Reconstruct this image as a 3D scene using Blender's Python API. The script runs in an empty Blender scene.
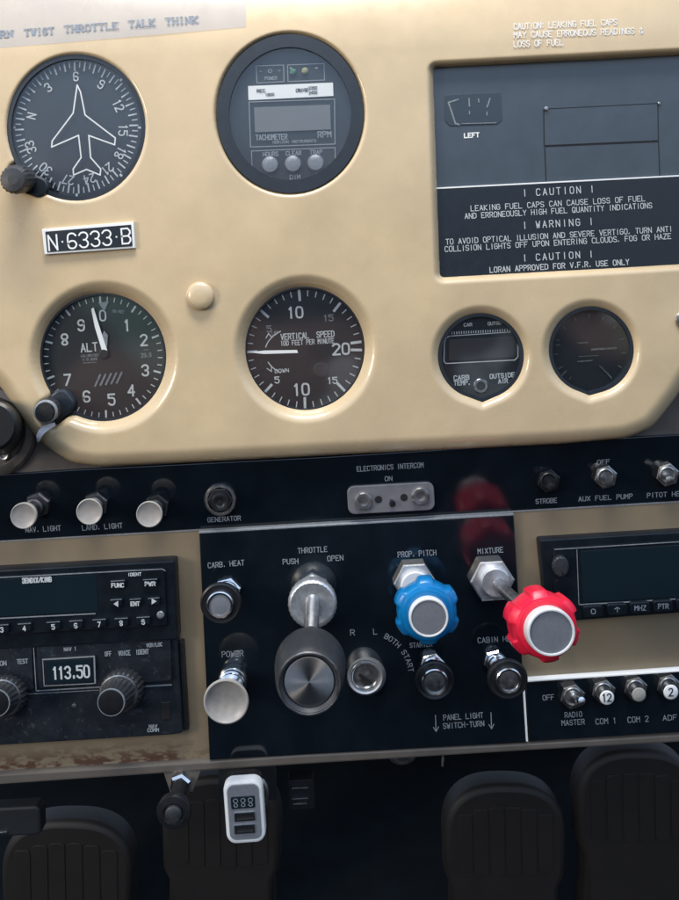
import bpy, bmesh, math, random
import numpy as np
from mathutils import Matrix, Vector
random.seed(7)
PI = math.pi
S = 0.00068            # metres per unit (one unit = one photo pixel on the panel plane)
D = 720.0              # camera distance from the panel plane, in units
VU, VV = 330.0, 310.0  # foot of the camera's axis on the panel
RA = math.radians(3.2) # camera roll
CA, SA = math.cos(RA), math.sin(RA)
scene = bpy.context.scene
COL = scene.collection

def K(h): return (D - h) / D
def U(px, py, h=0.0):
    """panel coordinates (x, h, z) of a point at height h above the panel"""
    k = K(h); dx = (px - VU) * k; dz = (VV - py) * k
    return (dx * CA + dz * SA, h, -dx * SA + dz * CA)

# ------------------------------------------------------------------ materials
def new_mat(name):
    m = bpy.data.materials.new(name); m.use_nodes = True
    nt = m.node_tree
    return m, nt, nt.nodes['Principled BSDF'], nt.nodes['Material Output']

def mat(name, col, rough=0.5, metal=0.0, var=0.0, vscale=120, bump=0.0, bscale=600, rvar=0.0,
        specks=None, spec=0.5, aniso=0.0, emit=None, coat=0.0, stretch=None):
    m, nt, b, out = new_mat(name); N = nt.nodes; L = nt.links
    b.inputs['Base Color'].default_value = (*col, 1)
    b.inputs['Roughness'].default_value = rough
    b.inputs['Metallic'].default_value = metal
    b.inputs['Specular IOR Level'].default_value = spec
    b.inputs['Coat Weight'].default_value = coat
    b.inputs['Coat Roughness'].default_value = 0.08
    tc = N.new('ShaderNodeTexCoord'); src = tc.outputs['Object']
    if stretch:
        mp = N.new('ShaderNodeMapping'); mp.inputs['Scale'].default_value = stretch
        L.new(src, mp.inputs[0]); src = mp.outputs[0]
    def noise(scale, det=4, rough_=0.6):
        n = N.new('ShaderNodeTexNoise'); n.inputs['Scale'].default_value = scale
        n.inputs['Detail'].default_value = det; n.inputs['Roughness'].default_value = rough_
        L.new(src, n.inputs['Vector']); return n
    cur = None
    if var > 0:
        n = noise(vscale)
        r = N.new('ShaderNodeValToRGB')
        r.color_ramp.elements[0].position = 0.3; r.color_ramp.elements[1].position = 0.72
        r.color_ramp.elements[0].color = (*[c * (1 - var) for c in col], 1)
        r.color_ramp.elements[1].color = (*[min(1, c * (1 + var)) for c in col], 1)
        L.new(n.outputs['Fac'], r.inputs[0]); cur = r.outputs[0]
    if specks:                                   # dust or chipped wear: (colour, noise scale, threshold, amount)
        scol, sc, th, am = specks
        n = noise(sc, 8, 0.7)
        r = N.new('ShaderNodeMapRange'); r.inputs[1].default_value = th; r.inputs[2].default_value = th + 0.06
        r.inputs[4].default_value = am
        L.new(n.outputs['Fac'], r.inputs[0])
        mx = N.new('ShaderNodeMixRGB'); mx.inputs[1].default_value = (*col, 1); mx.inputs[2].default_value = (*scol, 1)
        if cur: L.new(cur, mx.inputs[1])
        L.new(r.outputs[0], mx.inputs[0]); cur = mx.outputs[0]
    if cur: L.new(cur, b.inputs['Base Color'])
    if rvar > 0:
        n = noise(vscale * 0.7 + 40, 5)
        r = N.new('ShaderNodeMapRange'); r.inputs[1].default_value = 0.3; r.inputs[2].default_value = 0.7
        r.inputs[3].default_value = max(0.02, rough - rvar); r.inputs[4].default_value = rough + rvar
        L.new(n.outputs['Fac'], r.inputs[0]); L.new(r.outputs[0], b.inputs['Roughness'])
    if bump > 0:
        n = noise(bscale, 6)
        bp = N.new('ShaderNodeBump'); bp.inputs['Strength'].default_value = bump
        bp.inputs['Distance'].default_value = 0.0006
        L.new(n.outputs['Fac'], bp.inputs['Height']); L.new(bp.outputs[0], b.inputs['Normal'])
    if aniso:
        b.inputs['Anisotropic'].default_value = aniso
        t = N.new('ShaderNodeTangent'); t.direction_type = 'RADIAL'; t.axis = 'Y'
        L.new(t.outputs[0], b.inputs['Tangent'])
    if emit:
        b.inputs['Emission Color'].default_value = (*emit[:3], 1); b.inputs['Emission Strength'].default_value = emit[3]
    return m

CREAM = (0.565, 0.43, 0.257)
M_cream = mat('cream_paint', CREAM, 0.30, var=0.09, vscale=22, bump=0.10, bscale=110, rvar=0.10, coat=0.6, specks=((0.22, 0.15, 0.09), 420, 0.735, 0.6))
M_strip = mat('black_panel_gloss', (0.005, 0.008, 0.012), 0.10, var=0.3, vscale=30, bump=0.025, bscale=60, rvar=0.05,  specks=((0.10, 0.11, 0.12), 900, 0.72, 0.5), spec=0.6)
M_placard = mat('black_engraving_plastic', (0.012, 0.017, 0.024), 0.3, bump=0.04, bscale=200, rvar=0.06, specks=((0.12, 0.13, 0.14), 700, 0.73, 0.5))
M_slate = mat('sky_tinted_black_plastic', (0.032, 0.044, 0.057), 0.34, var=0.15, spec=1.0, vscale=60, bump=0.05, bscale=400, specks=((0.15, 0.17, 0.19), 800, 0.72, 0.4))  # black plastic; the sky's reflection is put into the slate base
M_slatedk = mat('fuel_window_glass', (0.018, 0.026, 0.036), 0.3, spec=0.9, bump=0.03, bscale=100)
M_dial = mat('dial_black', (0.005, 0.008, 0.011), 0.5, var=0.2, vscale=80, bump=0.01, bscale=800)
M_bezel = mat('bezel_black', (0.016, 0.021, 0.028), 0.36, spec=0.6, var=0.15, vscale=120, bump=0.08, bscale=900, specks=((0.12, 0.13, 0.14), 900, 0.7, 0.5))
M_white = mat('white_marking', (0.50, 0.52, 0.52), 0.55, var=0.12, vscale=900)
M_engr = mat('engraved_marking', (0.23, 0.25, 0.27), 0.6, var=0.35, vscale=1300)
M_dim = mat('faded_marking', (0.17, 0.19, 0.20), 0.6, var=0.4, vscale=1200)
M_faint = mat('unlit_marking', (0.085, 0.10, 0.095), 0.6, var=0.5, vscale=500)
M_deca = mat('white_decal', (0.78, 0.78, 0.76), 0.5)
M_chrome = mat('chrome', (0.62, 0.63, 0.64), 0.18, 1.0, bump=0.05, bscale=900, rvar=0.08)
M_steel = mat('dull_steel', (0.36, 0.36, 0.36), 0.38, 1.0, var=0.2, vscale=300, rvar=0.1, bump=0.08, bscale=1200)
M_darksteel = mat('tarnished_steel', (0.10, 0.10, 0.105), 0.42, 0.9, var=0.3, vscale=300, rvar=0.1, bump=0.1, bscale=1200)
M_alu = mat('aluminium', (0.66, 0.67, 0.68), 0.42, 0.85, var=0.12, vscale=260, bump=0.10, bscale=900, rvar=0.08)
M_brush = mat('spun_aluminium', (0.80, 0.81, 0.83), 0.30, 1.0, aniso=0.9, var=0.06, vscale=300)
M_whmetal = mat('bright_enamel', (0.74, 0.74, 0.72), 0.3, bump=0.04, bscale=600, var=0.05, vscale=200)
M_greyface = mat('grey_face', (0.21, 0.22, 0.24), 0.42, 0.3, var=0.08, vscale=500, bump=0.04, bscale=900)
M_ivory = mat('ivory_plastic', (0.36, 0.34, 0.30), 0.32, var=0.08, vscale=200, specks=((0.25, 0.18, 0.12), 500, 0.68, 0.7))
M_ivorydish = mat('ivory_dish', (0.31, 0.285, 0.26), 0.38, var=0.12, vscale=240, specks=((0.30, 0.20, 0.14), 350, 0.62, 0.55))
M_blue = mat('blue_plastic', (0.003, 0.165, 0.41), 0.28, var=0.1, vscale=120, bump=0.08, bscale=500, rvar=0.08, specks=((0.10, 0.25, 0.45), 500, 0.7, 0.4))
M_red = mat('red_plastic', (0.80, 0.016, 0.05), 0.33, var=0.1, vscale=120, bump=0.08, bscale=500, rvar=0.08, specks=((0.35, 0.02, 0.03), 400, 0.7, 0.5))
M_blackpl = mat('black_plastic', (0.010, 0.011, 0.013), 0.36, spec=0.4, var=0.2, vscale=200, bump=0.10, bscale=900, specks=((0.16, 0.16, 0.17), 900, 0.69, 0.5))
M_rubber = mat('dark_grey_rubber', (0.024, 0.026, 0.029), 0.48, var=0.2, vscale=300, bump=0.15, bscale=900, specks=((0.18, 0.18, 0.18), 700, 0.68, 0.4))
M_radio = mat('worn_radio_face', (0.012, 0.015, 0.020), 0.40, spec=0.35, var=0.35, vscale=70, bump=0.15, bscale=420, rvar=0.12, specks=((0.075, 0.09, 0.105), 200, 0.58, 0.32))
M_radiotop = mat('radio_plastic', (0.007, 0.010, 0.014), 0.30, spec=0.3, var=0.2, vscale=100, bump=0.06, bscale=600, rvar=0.08, specks=((0.12, 0.13, 0.15), 700, 0.71, 0.4))
M_screen = mat('display_glass', (0.008, 0.016, 0.022), 0.07, spec=0.6, bump=0.01, bscale=60)
M_lcd = mat('lcd_off', (0.145, 0.150, 0.150), 0.3, var=0.06, vscale=60, spec=0.4)
M_lcdk = mat('lcd_dark', (0.030, 0.030, 0.034), 0.28)
M_edge = mat('light_edge', (0.22, 0.235, 0.25), 0.4, var=0.2, vscale=400)
M_taupe = mat('taupe_metal', (0.10, 0.088, 0.080), 0.42, 0.3, var=0.2, vscale=60, bump=0.1, bscale=300)
M_lip = mat('sill_paint', (0.105, 0.09, 0.076), 0.45, var=0.15, vscale=40, bump=0.1, bscale=300, specks=((0.07, 0.05, 0.04), 260, 0.66, 0.7))
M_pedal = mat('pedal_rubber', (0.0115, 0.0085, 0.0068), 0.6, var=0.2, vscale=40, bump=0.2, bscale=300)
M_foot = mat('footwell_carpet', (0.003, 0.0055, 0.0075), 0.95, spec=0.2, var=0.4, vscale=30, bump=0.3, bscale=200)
M_shelf = mat('dark_trim', (0.010, 0.0125, 0.015), 0.6, var=0.2, vscale=80)
M_green = mat('green_lamp', (0.02, 0.12, 0.06), 0.3)
M_amber = mat('amber_lamp', (0.22, 0.22, 0.10), 0.3)
M_pinkish = mat('intercom_plate', (0.22, 0.215, 0.225), 0.38, 0.4, var=0.12, vscale=150, bump=0.06, bscale=700)
M_paper = mat('white_strap', (0.72, 0.71, 0.72), 0.5, var=0.1, vscale=200)
M_hole = mat('dark_void', (0.003, 0.003, 0.004), 0.7)
M_print = mat('blue_grey_print', (0.24, 0.28, 0.34), 0.6, var=0.3, vscale=700)

def glass_mat():
    m, nt, b, out = new_mat('instrument_glass'); N = nt.nodes; L = nt.links
    N.remove(b)
    tr = N.new('ShaderNodeBsdfTransparent'); tr.inputs[0].default_value = (0.98, 0.985, 0.985, 1)
    gl = N.new('ShaderNodeBsdfGlossy'); gl.inputs['Roughness'].default_value = 0.05
    lw = N.new('ShaderNodeLayerWeight')
    pw = N.new('ShaderNodeMath'); pw.operation = 'POWER'; pw.inputs[1].default_value = 5; L.new(lw.outputs['Facing'], pw.inputs[0])
    fr = N.new('ShaderNodeMath'); fr.operation = 'MULTIPLY_ADD'; fr.inputs[1].default_value = 0.95; fr.inputs[2].default_value = 0.055
    L.new(pw.outputs[0], fr.inputs[0])
    mx = N.new('ShaderNodeMixShader')
    L.new(fr.outputs[0], mx.inputs[0]); L.new(tr.outputs[0], mx.inputs[1]); L.new(gl.outputs[0], mx.inputs[2])
    L.new(mx.outputs[0], out.inputs[0]); return m
M_glass = glass_mat()

def film_mat():
    m, nt, b, out = new_mat('label_film'); N = nt.nodes; L = nt.links
    b.inputs['Base Color'].default_value = (0.42, 0.50, 0.64, 1); b.inputs['Roughness'].default_value = 0.2  # blue tint carries the sky haze along the top edge
    tr = N.new('ShaderNodeBsdfTransparent')
    mx = N.new('ShaderNodeMixShader'); mx.inputs[0].default_value = 0.3
    L.new(tr.outputs[0], mx.inputs[1]); L.new(b.outputs[0], mx.inputs[2]); L.new(mx.outputs[0], out.inputs[0]); return m
M_film = film_mat()

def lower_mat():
    """beige paint of the lower panel, darkened for the light falling off below; chipped down to reddish primer along its lower left border"""
    m, nt, b, out = new_mat('shaded_lower_paint'); N = nt.nodes; L = nt.links
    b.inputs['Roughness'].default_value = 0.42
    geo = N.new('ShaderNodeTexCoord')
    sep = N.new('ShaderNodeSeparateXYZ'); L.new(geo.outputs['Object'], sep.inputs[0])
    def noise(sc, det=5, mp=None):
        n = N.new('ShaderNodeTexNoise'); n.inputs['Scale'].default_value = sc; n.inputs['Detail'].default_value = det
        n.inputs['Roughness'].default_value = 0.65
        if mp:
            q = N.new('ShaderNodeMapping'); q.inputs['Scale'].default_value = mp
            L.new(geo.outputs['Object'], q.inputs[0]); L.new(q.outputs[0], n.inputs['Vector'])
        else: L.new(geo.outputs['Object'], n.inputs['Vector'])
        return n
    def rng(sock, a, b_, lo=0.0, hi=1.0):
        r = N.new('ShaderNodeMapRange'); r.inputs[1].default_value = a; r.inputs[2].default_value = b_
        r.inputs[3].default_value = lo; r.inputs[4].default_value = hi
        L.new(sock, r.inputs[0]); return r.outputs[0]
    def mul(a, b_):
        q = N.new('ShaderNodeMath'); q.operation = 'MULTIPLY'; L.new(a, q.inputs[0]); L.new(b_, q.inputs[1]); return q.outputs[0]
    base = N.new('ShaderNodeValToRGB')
    base.color_ramp.elements[0].color = (0.165, 0.128, 0.082, 1); base.color_ramp.elements[1].color = (0.245, 0.188, 0.120, 1)  # darker than the cover's cream: light falloff is put into the base
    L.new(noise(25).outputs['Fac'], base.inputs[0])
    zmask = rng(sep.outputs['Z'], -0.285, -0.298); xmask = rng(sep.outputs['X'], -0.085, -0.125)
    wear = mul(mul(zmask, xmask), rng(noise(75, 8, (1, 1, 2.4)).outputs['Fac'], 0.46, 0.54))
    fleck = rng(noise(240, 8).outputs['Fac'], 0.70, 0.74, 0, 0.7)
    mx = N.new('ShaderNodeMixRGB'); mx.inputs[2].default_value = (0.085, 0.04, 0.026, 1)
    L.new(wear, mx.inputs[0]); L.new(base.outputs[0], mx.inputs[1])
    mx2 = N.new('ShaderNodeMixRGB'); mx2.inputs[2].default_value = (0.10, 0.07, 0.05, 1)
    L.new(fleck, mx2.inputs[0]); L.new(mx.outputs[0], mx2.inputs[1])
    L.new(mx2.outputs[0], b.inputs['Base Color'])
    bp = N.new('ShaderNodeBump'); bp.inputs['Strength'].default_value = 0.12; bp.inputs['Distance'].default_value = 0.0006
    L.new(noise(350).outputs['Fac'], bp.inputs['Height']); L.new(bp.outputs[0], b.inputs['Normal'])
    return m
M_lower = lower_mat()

# ------------------------------------------------------------------ stroke lettering
GL = {
 'A': ['00 26 40', '12 32'], 'B': ['00 06 36 45 44 33 03', '33 42 41 30 00'], 'C': ['~45 36 16 05 01 10 30 41'],
 'D': ['00 06 26 45 41 20 00'], 'E': ['46 06 00 40', '03 33'], 'F': ['46 06 00', '03 33'],
 'G': ['~45 36 16 05 01 10 30 41', '41 43 23'], 'H': ['06 00', '46 40', '03 43'], 'I': ['26 20'],
 'J': ['46 41 30 10 01'], 'K': ['06 00', '46 03 40'], 'L': ['06 00 40'], 'M': ['00 06 23 46 40'],
 'N': ['00 06 40 46'], 'O': ['~16 36 45 41 30 10 01 05 16'], 'P': ['00 06 36 45 44 33 03'],
 'Q': ['~16 36 45 41 30 10 01 05 16', '22 40'], 'R': ['00 06 36 45 44 33 03', '23 40'],
 'S': ['~45 36 16 05 04 13 33 42 41 30 10 01'], 'T': ['06 46', '26 20'], 'U': ['~06 01 10 30 41 46'],
 'V': ['06 20 46'], 'W': ['06 10 24 30 46'], 'X': ['06 40', '00 46'], 'Y': ['06 23 46', '23 20'],
 'Z': ['06 46 00 40'], '0': ['~16 36 45 41 30 10 01 05 16'], '1': ['15 26 20'],
 '2': ['~05 16 36 45 44 33 00', '00 40'], '3': ['~05 16 36 45 44 33 23', '~33 42 41 30 10 01'],
 '4': ['30 36 02 42'], '5': ['46 06 04', '~04 34 43 41 30 10 01'], '6': ['~45 36 16 05 01 10 30 41 42 33 13 02'],
 '7': ['06 46 10'], '8': ['~23 13 04 05 16 36 45 44 33 23', '~23 12 01 10 30 41 32 23'],
 '9': ['~01 10 30 41 45 36 16 05 04 13 33 44'], '.': ['20 21'], ',': ['21 10'], ':': ['21 22', '24 25'],
 '-': ['13 33'], '|': ['26 20'], '/': ['00 46'], '&': ['40 15 26 35 02 10 20 42'], ' ': [],
 '^': ['20 26', '04 26 44'], '<': ['43 03', '15 03 11'], '*': ['23 23'], '_': ['20 26', '02 20 42'],
 '=': ['02 42', '04 44'],
}
def chaikin(p, it=2):
    for _ in range(it):
        q = [p[0]]
        for a, b in zip(p, p[1:]):
            q.append((a[0] * .75 + b[0] * .25, a[1] * .75 + b[1] * .25)); q.append((a[0] * .25 + b[0] * .75, a[1] * .25 + b[1] * .75))
        q.append(p[-1]); p = q
    return p
def glyph_lines(text, adv=5.7, serif=False):
    """polylines of a line of text, cap height 6; returns (polylines, width)"""
    out = []; x = 0.0
    for ch in text:
        w = 2.0 if ch in '*' else 2.4 if ch in '.,:' else (3.2 if ch in 'I|1' and adv < 6.5 else 4.0)
        off = x - (4 - w) / 2
        for st in GL.get(ch, []):
            sm = st.startswith('~')
            pts = [(int(a[0]) + off, int(a[1])) for a in st.strip('~').split()]
            if sm: pts = chaikin(pts)
            out.append(pts)
            if serif and not sm:
                for e in (pts[0], pts[-1]):
                    if e[1] in (0, 6): out.append([(e[0] - .9, e[1]), (e[0] + .9, e[1])])
        x += w + (adv - 4)
    return out, max(0.1, x - (adv - 4))

# ------------------------------------------------------------------ mesh builder
class MB:
    def __init__(s, org=(0, 0, 0)):
        s.o = org; s.v = []; s.f = []; s.m = []; s.tick = 0; s.flat = set()
    def V(s, p):
        s.v.append((p[0] - s.o[0], p[1] - s.o[1], p[2] - s.o[2])); return len(s.v) - 1
    def F(s, idx, m=0): s.f.append(tuple(idx)); s.m.append(m)
    # extruded outline in image pixels seen at height h1; goes back to h0
    def prism(s, pts, h0, h1, bev=0.0, m=0, mtop=None, seg=2):
        c = (sum(p[0] for p in pts) / len(pts), sum(p[1] for p in pts) / len(pts))
        rings = []
        P = [U(p[0], p[1], h1) for p in pts]
        def inset(d):
            n = len(P); out = []
            # orientation
            A = sum(P[i][0] * P[(i + 1) % n][2] - P[(i + 1) % n][0] * P[i][2] for i in range(n))
            sg = 1 if A > 0 else -1
            for i in range(n):
                a, b, c_ = P[i - 1], P[i], P[(i + 1) % n]
                e1 = Vector((b[0] - a[0], b[2] - a[2])); e2 = Vector((c_[0] - b[0], c_[2] - b[2]))
                if e1.length < 1e-6 or e2.length < 1e-6: out.append((b[0], b[2])); continue
                e1.normalize(); e2.normalize()
                n1 = Vector((-e1.y, e1.x)) * sg; n2 = Vector((-e2.y, e2.x)) * sg
                nn = n1 + n2
                if nn.length < 1e-3: nn = n1
                nn = nn / max(0.3, nn.length_squared / 2)
                out.append((b[0] + nn.x * d, b[2] + nn.y * d))
            return out
        def ring(d, h):
            return [s.V((q[0], h, q[1])) for q in inset(d)]
        rings.append(ring(0, h0))
        if bev > 0:
            for k in range(seg + 1):
                a = k / seg * PI / 2
                rings.append(ring(bev * (1 - math.cos(a)), h1 - bev + bev * math.sin(a)))
        else: rings.append(ring(0, h1))
        n = len(pts)
        for a, b in zip(rings, rings[1:]):
            for i in range(n): s.F((a[i], a[(i + 1) % n], b[(i + 1) % n], b[i]), m)
        s.F(rings[-1], m if mtop is None else mtop); s.F(rings[0][::-1], m); s.flat |= {len(s.f) - 1, len(s.f) - 2}
    # sheet with a hole: band between two outlines of equal count
    def band(s, outer, inner, h0, h1, m=0):
        n = len(outer)
        A = [s.V(U(p[0], p[1], h1)) for p in outer]; B = [s.V(U(p[0], p[1], h1)) for p in inner]
        A0 = [s.V((*U(p[0], p[1], h1)[:1], h0, U(p[0], p[1], h1)[2])) for p in outer]
        B0 = [s.V((*U(p[0], p[1], h1)[:1], h0, U(p[0], p[1], h1)[2])) for p in inner]
        for i in range(n):
            j = (i + 1) % n
            s.F((A[i], A[j], B[j], B[i]), m); s.F((A0[i], A0[j], A[j], A[i]), m)
            s.F((B[i], B[j], B0[j], B0[i]), m); s.F((A0[i], B0[i], B0[j], A0[j]), m)
    # surface of revolution about the h axis. prof: (radius in px at that h, h). centre fn of h
    def lathe(s, prof, cen, seg=48, m=0, ry=1.0, fl=None, cap=True, capb=True, rot=0.0, mats=None):
        rings = []
        for k, (r, h) in enumerate(prof):
            c = cen(h) if callable(cen) else U(cen[0], cen[1], h)
            kk = K(h); ring = []
            for i in range(seg):
                a = 2 * PI * i / seg + rot
                rr = r * kk * (fl(a, k) if fl else 1)
                ring.append(s.V((c[0] + rr * math.cos(a), h, c[2] + rr * ry * math.sin(a))))
            rings.append(ring)
        for k, (a, b) in enumerate(zip(rings, rings[1:])):
            mm = m if mats is None else mats[k]
            for i in range(seg): s.F((a[i], a[(i + 1) % seg], b[(i + 1) % seg], b[i]), mm)
        if cap: s.F(rings[-1], m if mats is None else mats[-1]); s.flat.add(len(s.f) - 1)
        if capb: s.F(rings[0][::-1], m)
    def tube(s, pts, r, seg=10, m=0):
        """pts in panel coordinates; r number or list"""
        P = [Vector(p) for p in pts]; rings = []
        for i, p in enumerate(P):
            t = (P[min(i + 1, len(P) - 1)] - P[max(i - 1, 0)]).normalized()
            a = t.cross(Vector((0, 0, 1)) if abs(t.z) < .9 else Vector((1, 0, 0))).normalized(); b = t.cross(a)
            rr = r[i] if isinstance(r, (list, tuple)) else r
            rings.append([s.V(p + (a * math.cos(2 * PI * k / seg) + b * math.sin(2 * PI * k / seg)) * rr) for k in range(seg)])
        for a, b in zip(rings, rings[1:]):
            for i in range(seg): s.F((a[i], a[(i + 1) % seg], b[(i + 1) % seg], b[i]), m)
        s.F(rings[-1], m); s.F(rings[0][::-1], m)
    def stroke(s, pts, w, h, m=0, hf=None):
        """flat ribbon through panel points (x, z)"""
        if len(pts) > 2:
            for i in range(1, len(pts) - 1):
                e1 = Vector(pts[i]) - Vector(pts[i - 1]); e2 = Vector(pts[i + 1]) - Vector(pts[i])
                if e1.length > 1e-4 and e2.length > 1e-4 and e1.angle(e2) > math.radians(100):
                    s.stroke(pts[:i + 1], w, h, m, hf); s.stroke(pts[i:], w, h, m, hf); return
        s.tick = (s.tick + 1) % 12
        h = h + s.tick * 0.015
        P = [Vector(p) for p in pts]
        Q = [P[0]]
        for p in P[1:]:
            if (p - Q[-1]).length > 1e-4: Q.append(p)
        if len(Q) < 2: Q = [P[0] - Vector((w * .1, 0)), P[0] + Vector((w * .1, 0))]
        closed = (Q[0] - Q[-1]).length < 1e-3 and len(Q) > 3
        if closed: Q = Q[:-1]
        n = len(Q); Lr = []
        for i in range(n):
            if closed: a, b = Q[i - 1], Q[(i + 1) % n]
            else: a, b = Q[max(0, i - 1)], Q[min(n - 1, i + 1)]
            e1 = (Q[i] - a); e2 = (b - Q[i])
            if e1.length < 1e-6: e1 = e2
            if e2.length < 1e-6: e2 = e1
            e1 = e1.normalized(); e2 = e2.normalized()
            nn = Vector((-e1.y, e1.x)) + Vector((-e2.y, e2.x))
            if nn.length < 0.5: nn = Vector((-e1.y, e1.x)) * 2
            nn = nn / max(0.8, nn.length_squared / 2) * (w / 2)
            c = Q[i]
            if not closed and i == 0: c = c - e2 * w * .4
            if not closed and i == n - 1: c = c + e1 * w * .4
            def hh(q): return h if hf is None else hf(q) + h
            l = c + nn; r = c - nn
            Lr.append((s.V((l.x, hh(l), l.y)), s.V((r.x, hh(r), r.y))))
        for i in range(n if closed else n - 1):
            a, b = Lr[i], Lr[(i + 1) % n]
            s.F((a[0], b[0], b[1], a[1]), m)
    def line(s, pts, w, h, m=0):
        s.stroke([(U(p[0], p[1], h)[0], U(p[0], p[1], h)[2]) for p in pts], w * K(h), h, m)
    # text whose mid-height line runs from image point a to image point b
    def text(s, t, a, b, hgt, w, h, m=0, adv=5.7, serif=False, depth=None):
        L, W = glyph_lines(t, adv, serif)
        a = Vector(a); b = Vector(b); ex = (b - a) / W; ey = Vector((ex.y, -ex.x)).normalized() * (hgt / 6.0)
        for pl in L:
            q = []
            for x, y in pl:
                p = a + ex * x + ey * (y - 3)
                hq = h if depth is None else h + depth(p.x, p.y)
                u = U(p.x, p.y, hq); q.append((u[0], u[2], hq))
            if depth is None: s.stroke([(c[0], c[1]) for c in q], w * K(h), h, m)
            else:
                for c, d in zip(q, q[1:]):
                    s.stroke([(c[0], c[1]), (d[0], d[1])], w * K(h), (c[2] + d[2]) / 2, m)
    def ctext(s, t, c, hgt, w, h, m=0, adv=5.7, asp=1.0, rot=None):
        """centred text; rot = image direction in degrees, counter-clockwise (default follows the panel)"""
        L, W = glyph_lines(t, adv); k = hgt / 6.0 * asp * W / 2
        r = RA if rot is None else math.radians(rot)
        d = (math.cos(r) * k, -math.sin(r) * k)
        s.text(t, (c[0] - d[0], c[1] - d[1]), (c[0] + d[0], c[1] + d[1]), hgt, w, h, m, adv)
    def tilt(s, k, z0):
        s.v = [(x, h + k * (z + s.o[2] - z0), z) for x, h, z in s.v]; return s
    def build(s, name, mats, parent=None, smooth=True, angle=38, loc=None, recalc=True):
        if not isinstance(mats, (list, tuple)): mats = [mats]
        me = bpy.data.meshes.new(name)
        me.from_pydata([(x * S, -h * S, z * S) for x, h, z in s.v], [], s.f)
        for mm in mats: me.materials.append(mm)
        me.polygons.foreach_set('material_index', s.m)
        if recalc or smooth:
            bm = bmesh.new(); bm.from_mesh(me)
            if recalc: bmesh.ops.recalc_face_normals(bm, faces=bm.faces)
            if smooth:
                ca = math.radians(angle)
                for i_, f in enumerate(bm.faces): f.smooth = i_ not in s.flat
                for e in bm.edges:
                    if len(e.link_faces) == 2 and e.calc_face_angle(0) > ca: e.smooth = False
            bm.to_mesh(me); bm.free()
        me.update()
        o = bpy.data.objects.new(name, me); COL.objects.link(o)
        if parent: o.parent = parent
        return o

def W3(p): return (p[0] * S, -p[1] * S, p[2] * S)
def thing(name, label, cat, org, group=None):
    o = bpy.data.objects.new(name, None); COL.objects.link(o); o.empty_display_size = 0.005
    o.location = W3(org); o['label'] = label; o['category'] = cat
    if group: o['group'] = group
    return o
def solo(o, label, cat, org, group=None):
    o.location = W3(org); o['label'] = label; o['category'] = cat
    if group: o['group'] = group
    return o
def structure(o, org=(0, 0, 0)):
    o.location = W3(org); o['kind'] = 'structure'; return o

def circ(cx, cy, rx, ry, n=64, a0=0.0):
    return [(cx + rx * math.cos(a0 + 2 * PI * i / n), cy + ry * math.sin(a0 + 2 * PI * i / n)) for i in range(n)]
def rrect(cx, cy, w, h, r, rot=3.2, n=5):
    """rounded rectangle outline in image pixels, tilted with the panel"""
    pts = []; t = math.radians(rot)
    for sx, sy, a0 in ((1, 1, 0), (-1, 1, 90), (-1, -1, 180), (1, -1, 270)):
        for k in range(n + 1):
            a = math.radians(a0 + 90 * k / n)
            x = sx * (w / 2 - r) + r * math.cos(a); y = sy * (h / 2 - r) + r * math.sin(a)
            pts.append((cx + x * math.cos(t) + y * math.sin(t), cy - x * math.sin(t) + y * math.cos(t)))
    return pts
def roundpoly(pts, r, n=5):
    out = []; N_ = len(pts)
    for i in range(N_):
        a, b, c = Vector(pts[i - 1]), Vector(pts[i]), Vector(pts[(i + 1) % N_])
        rr = min(r, (a - b).length * .45, (c - b).length * .45)
        p = b + (a - b).normalized() * rr; q = b + (c - b).normalized() * rr
        for k in range(n + 1):
            t = k / n; out.append(tuple(p * (1 - t) ** 2 + b * 2 * t * (1 - t) + q * t * t))
    return out

# ================================================================== SETTING
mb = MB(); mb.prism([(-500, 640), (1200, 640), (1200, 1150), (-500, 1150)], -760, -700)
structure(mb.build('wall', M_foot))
mb = MB(); mb.prism([(-420, 300), (1080, 300), (1080, 700), (-420, 700)], -700, -18)  # unseen block added behind the panel to keep the footwell dark
structure(mb.build('shade_block_wall', M_hole))
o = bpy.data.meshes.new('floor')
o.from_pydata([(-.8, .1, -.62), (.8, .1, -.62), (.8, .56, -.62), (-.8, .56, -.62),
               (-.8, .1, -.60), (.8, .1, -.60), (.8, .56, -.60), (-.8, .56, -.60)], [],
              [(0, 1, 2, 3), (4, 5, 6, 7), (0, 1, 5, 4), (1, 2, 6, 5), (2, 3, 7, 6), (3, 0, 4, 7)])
o.materials.append(M_foot); fo = bpy.data.objects.new('floor', o); COL.objects.link(fo); fo['kind'] = 'structure'

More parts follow.
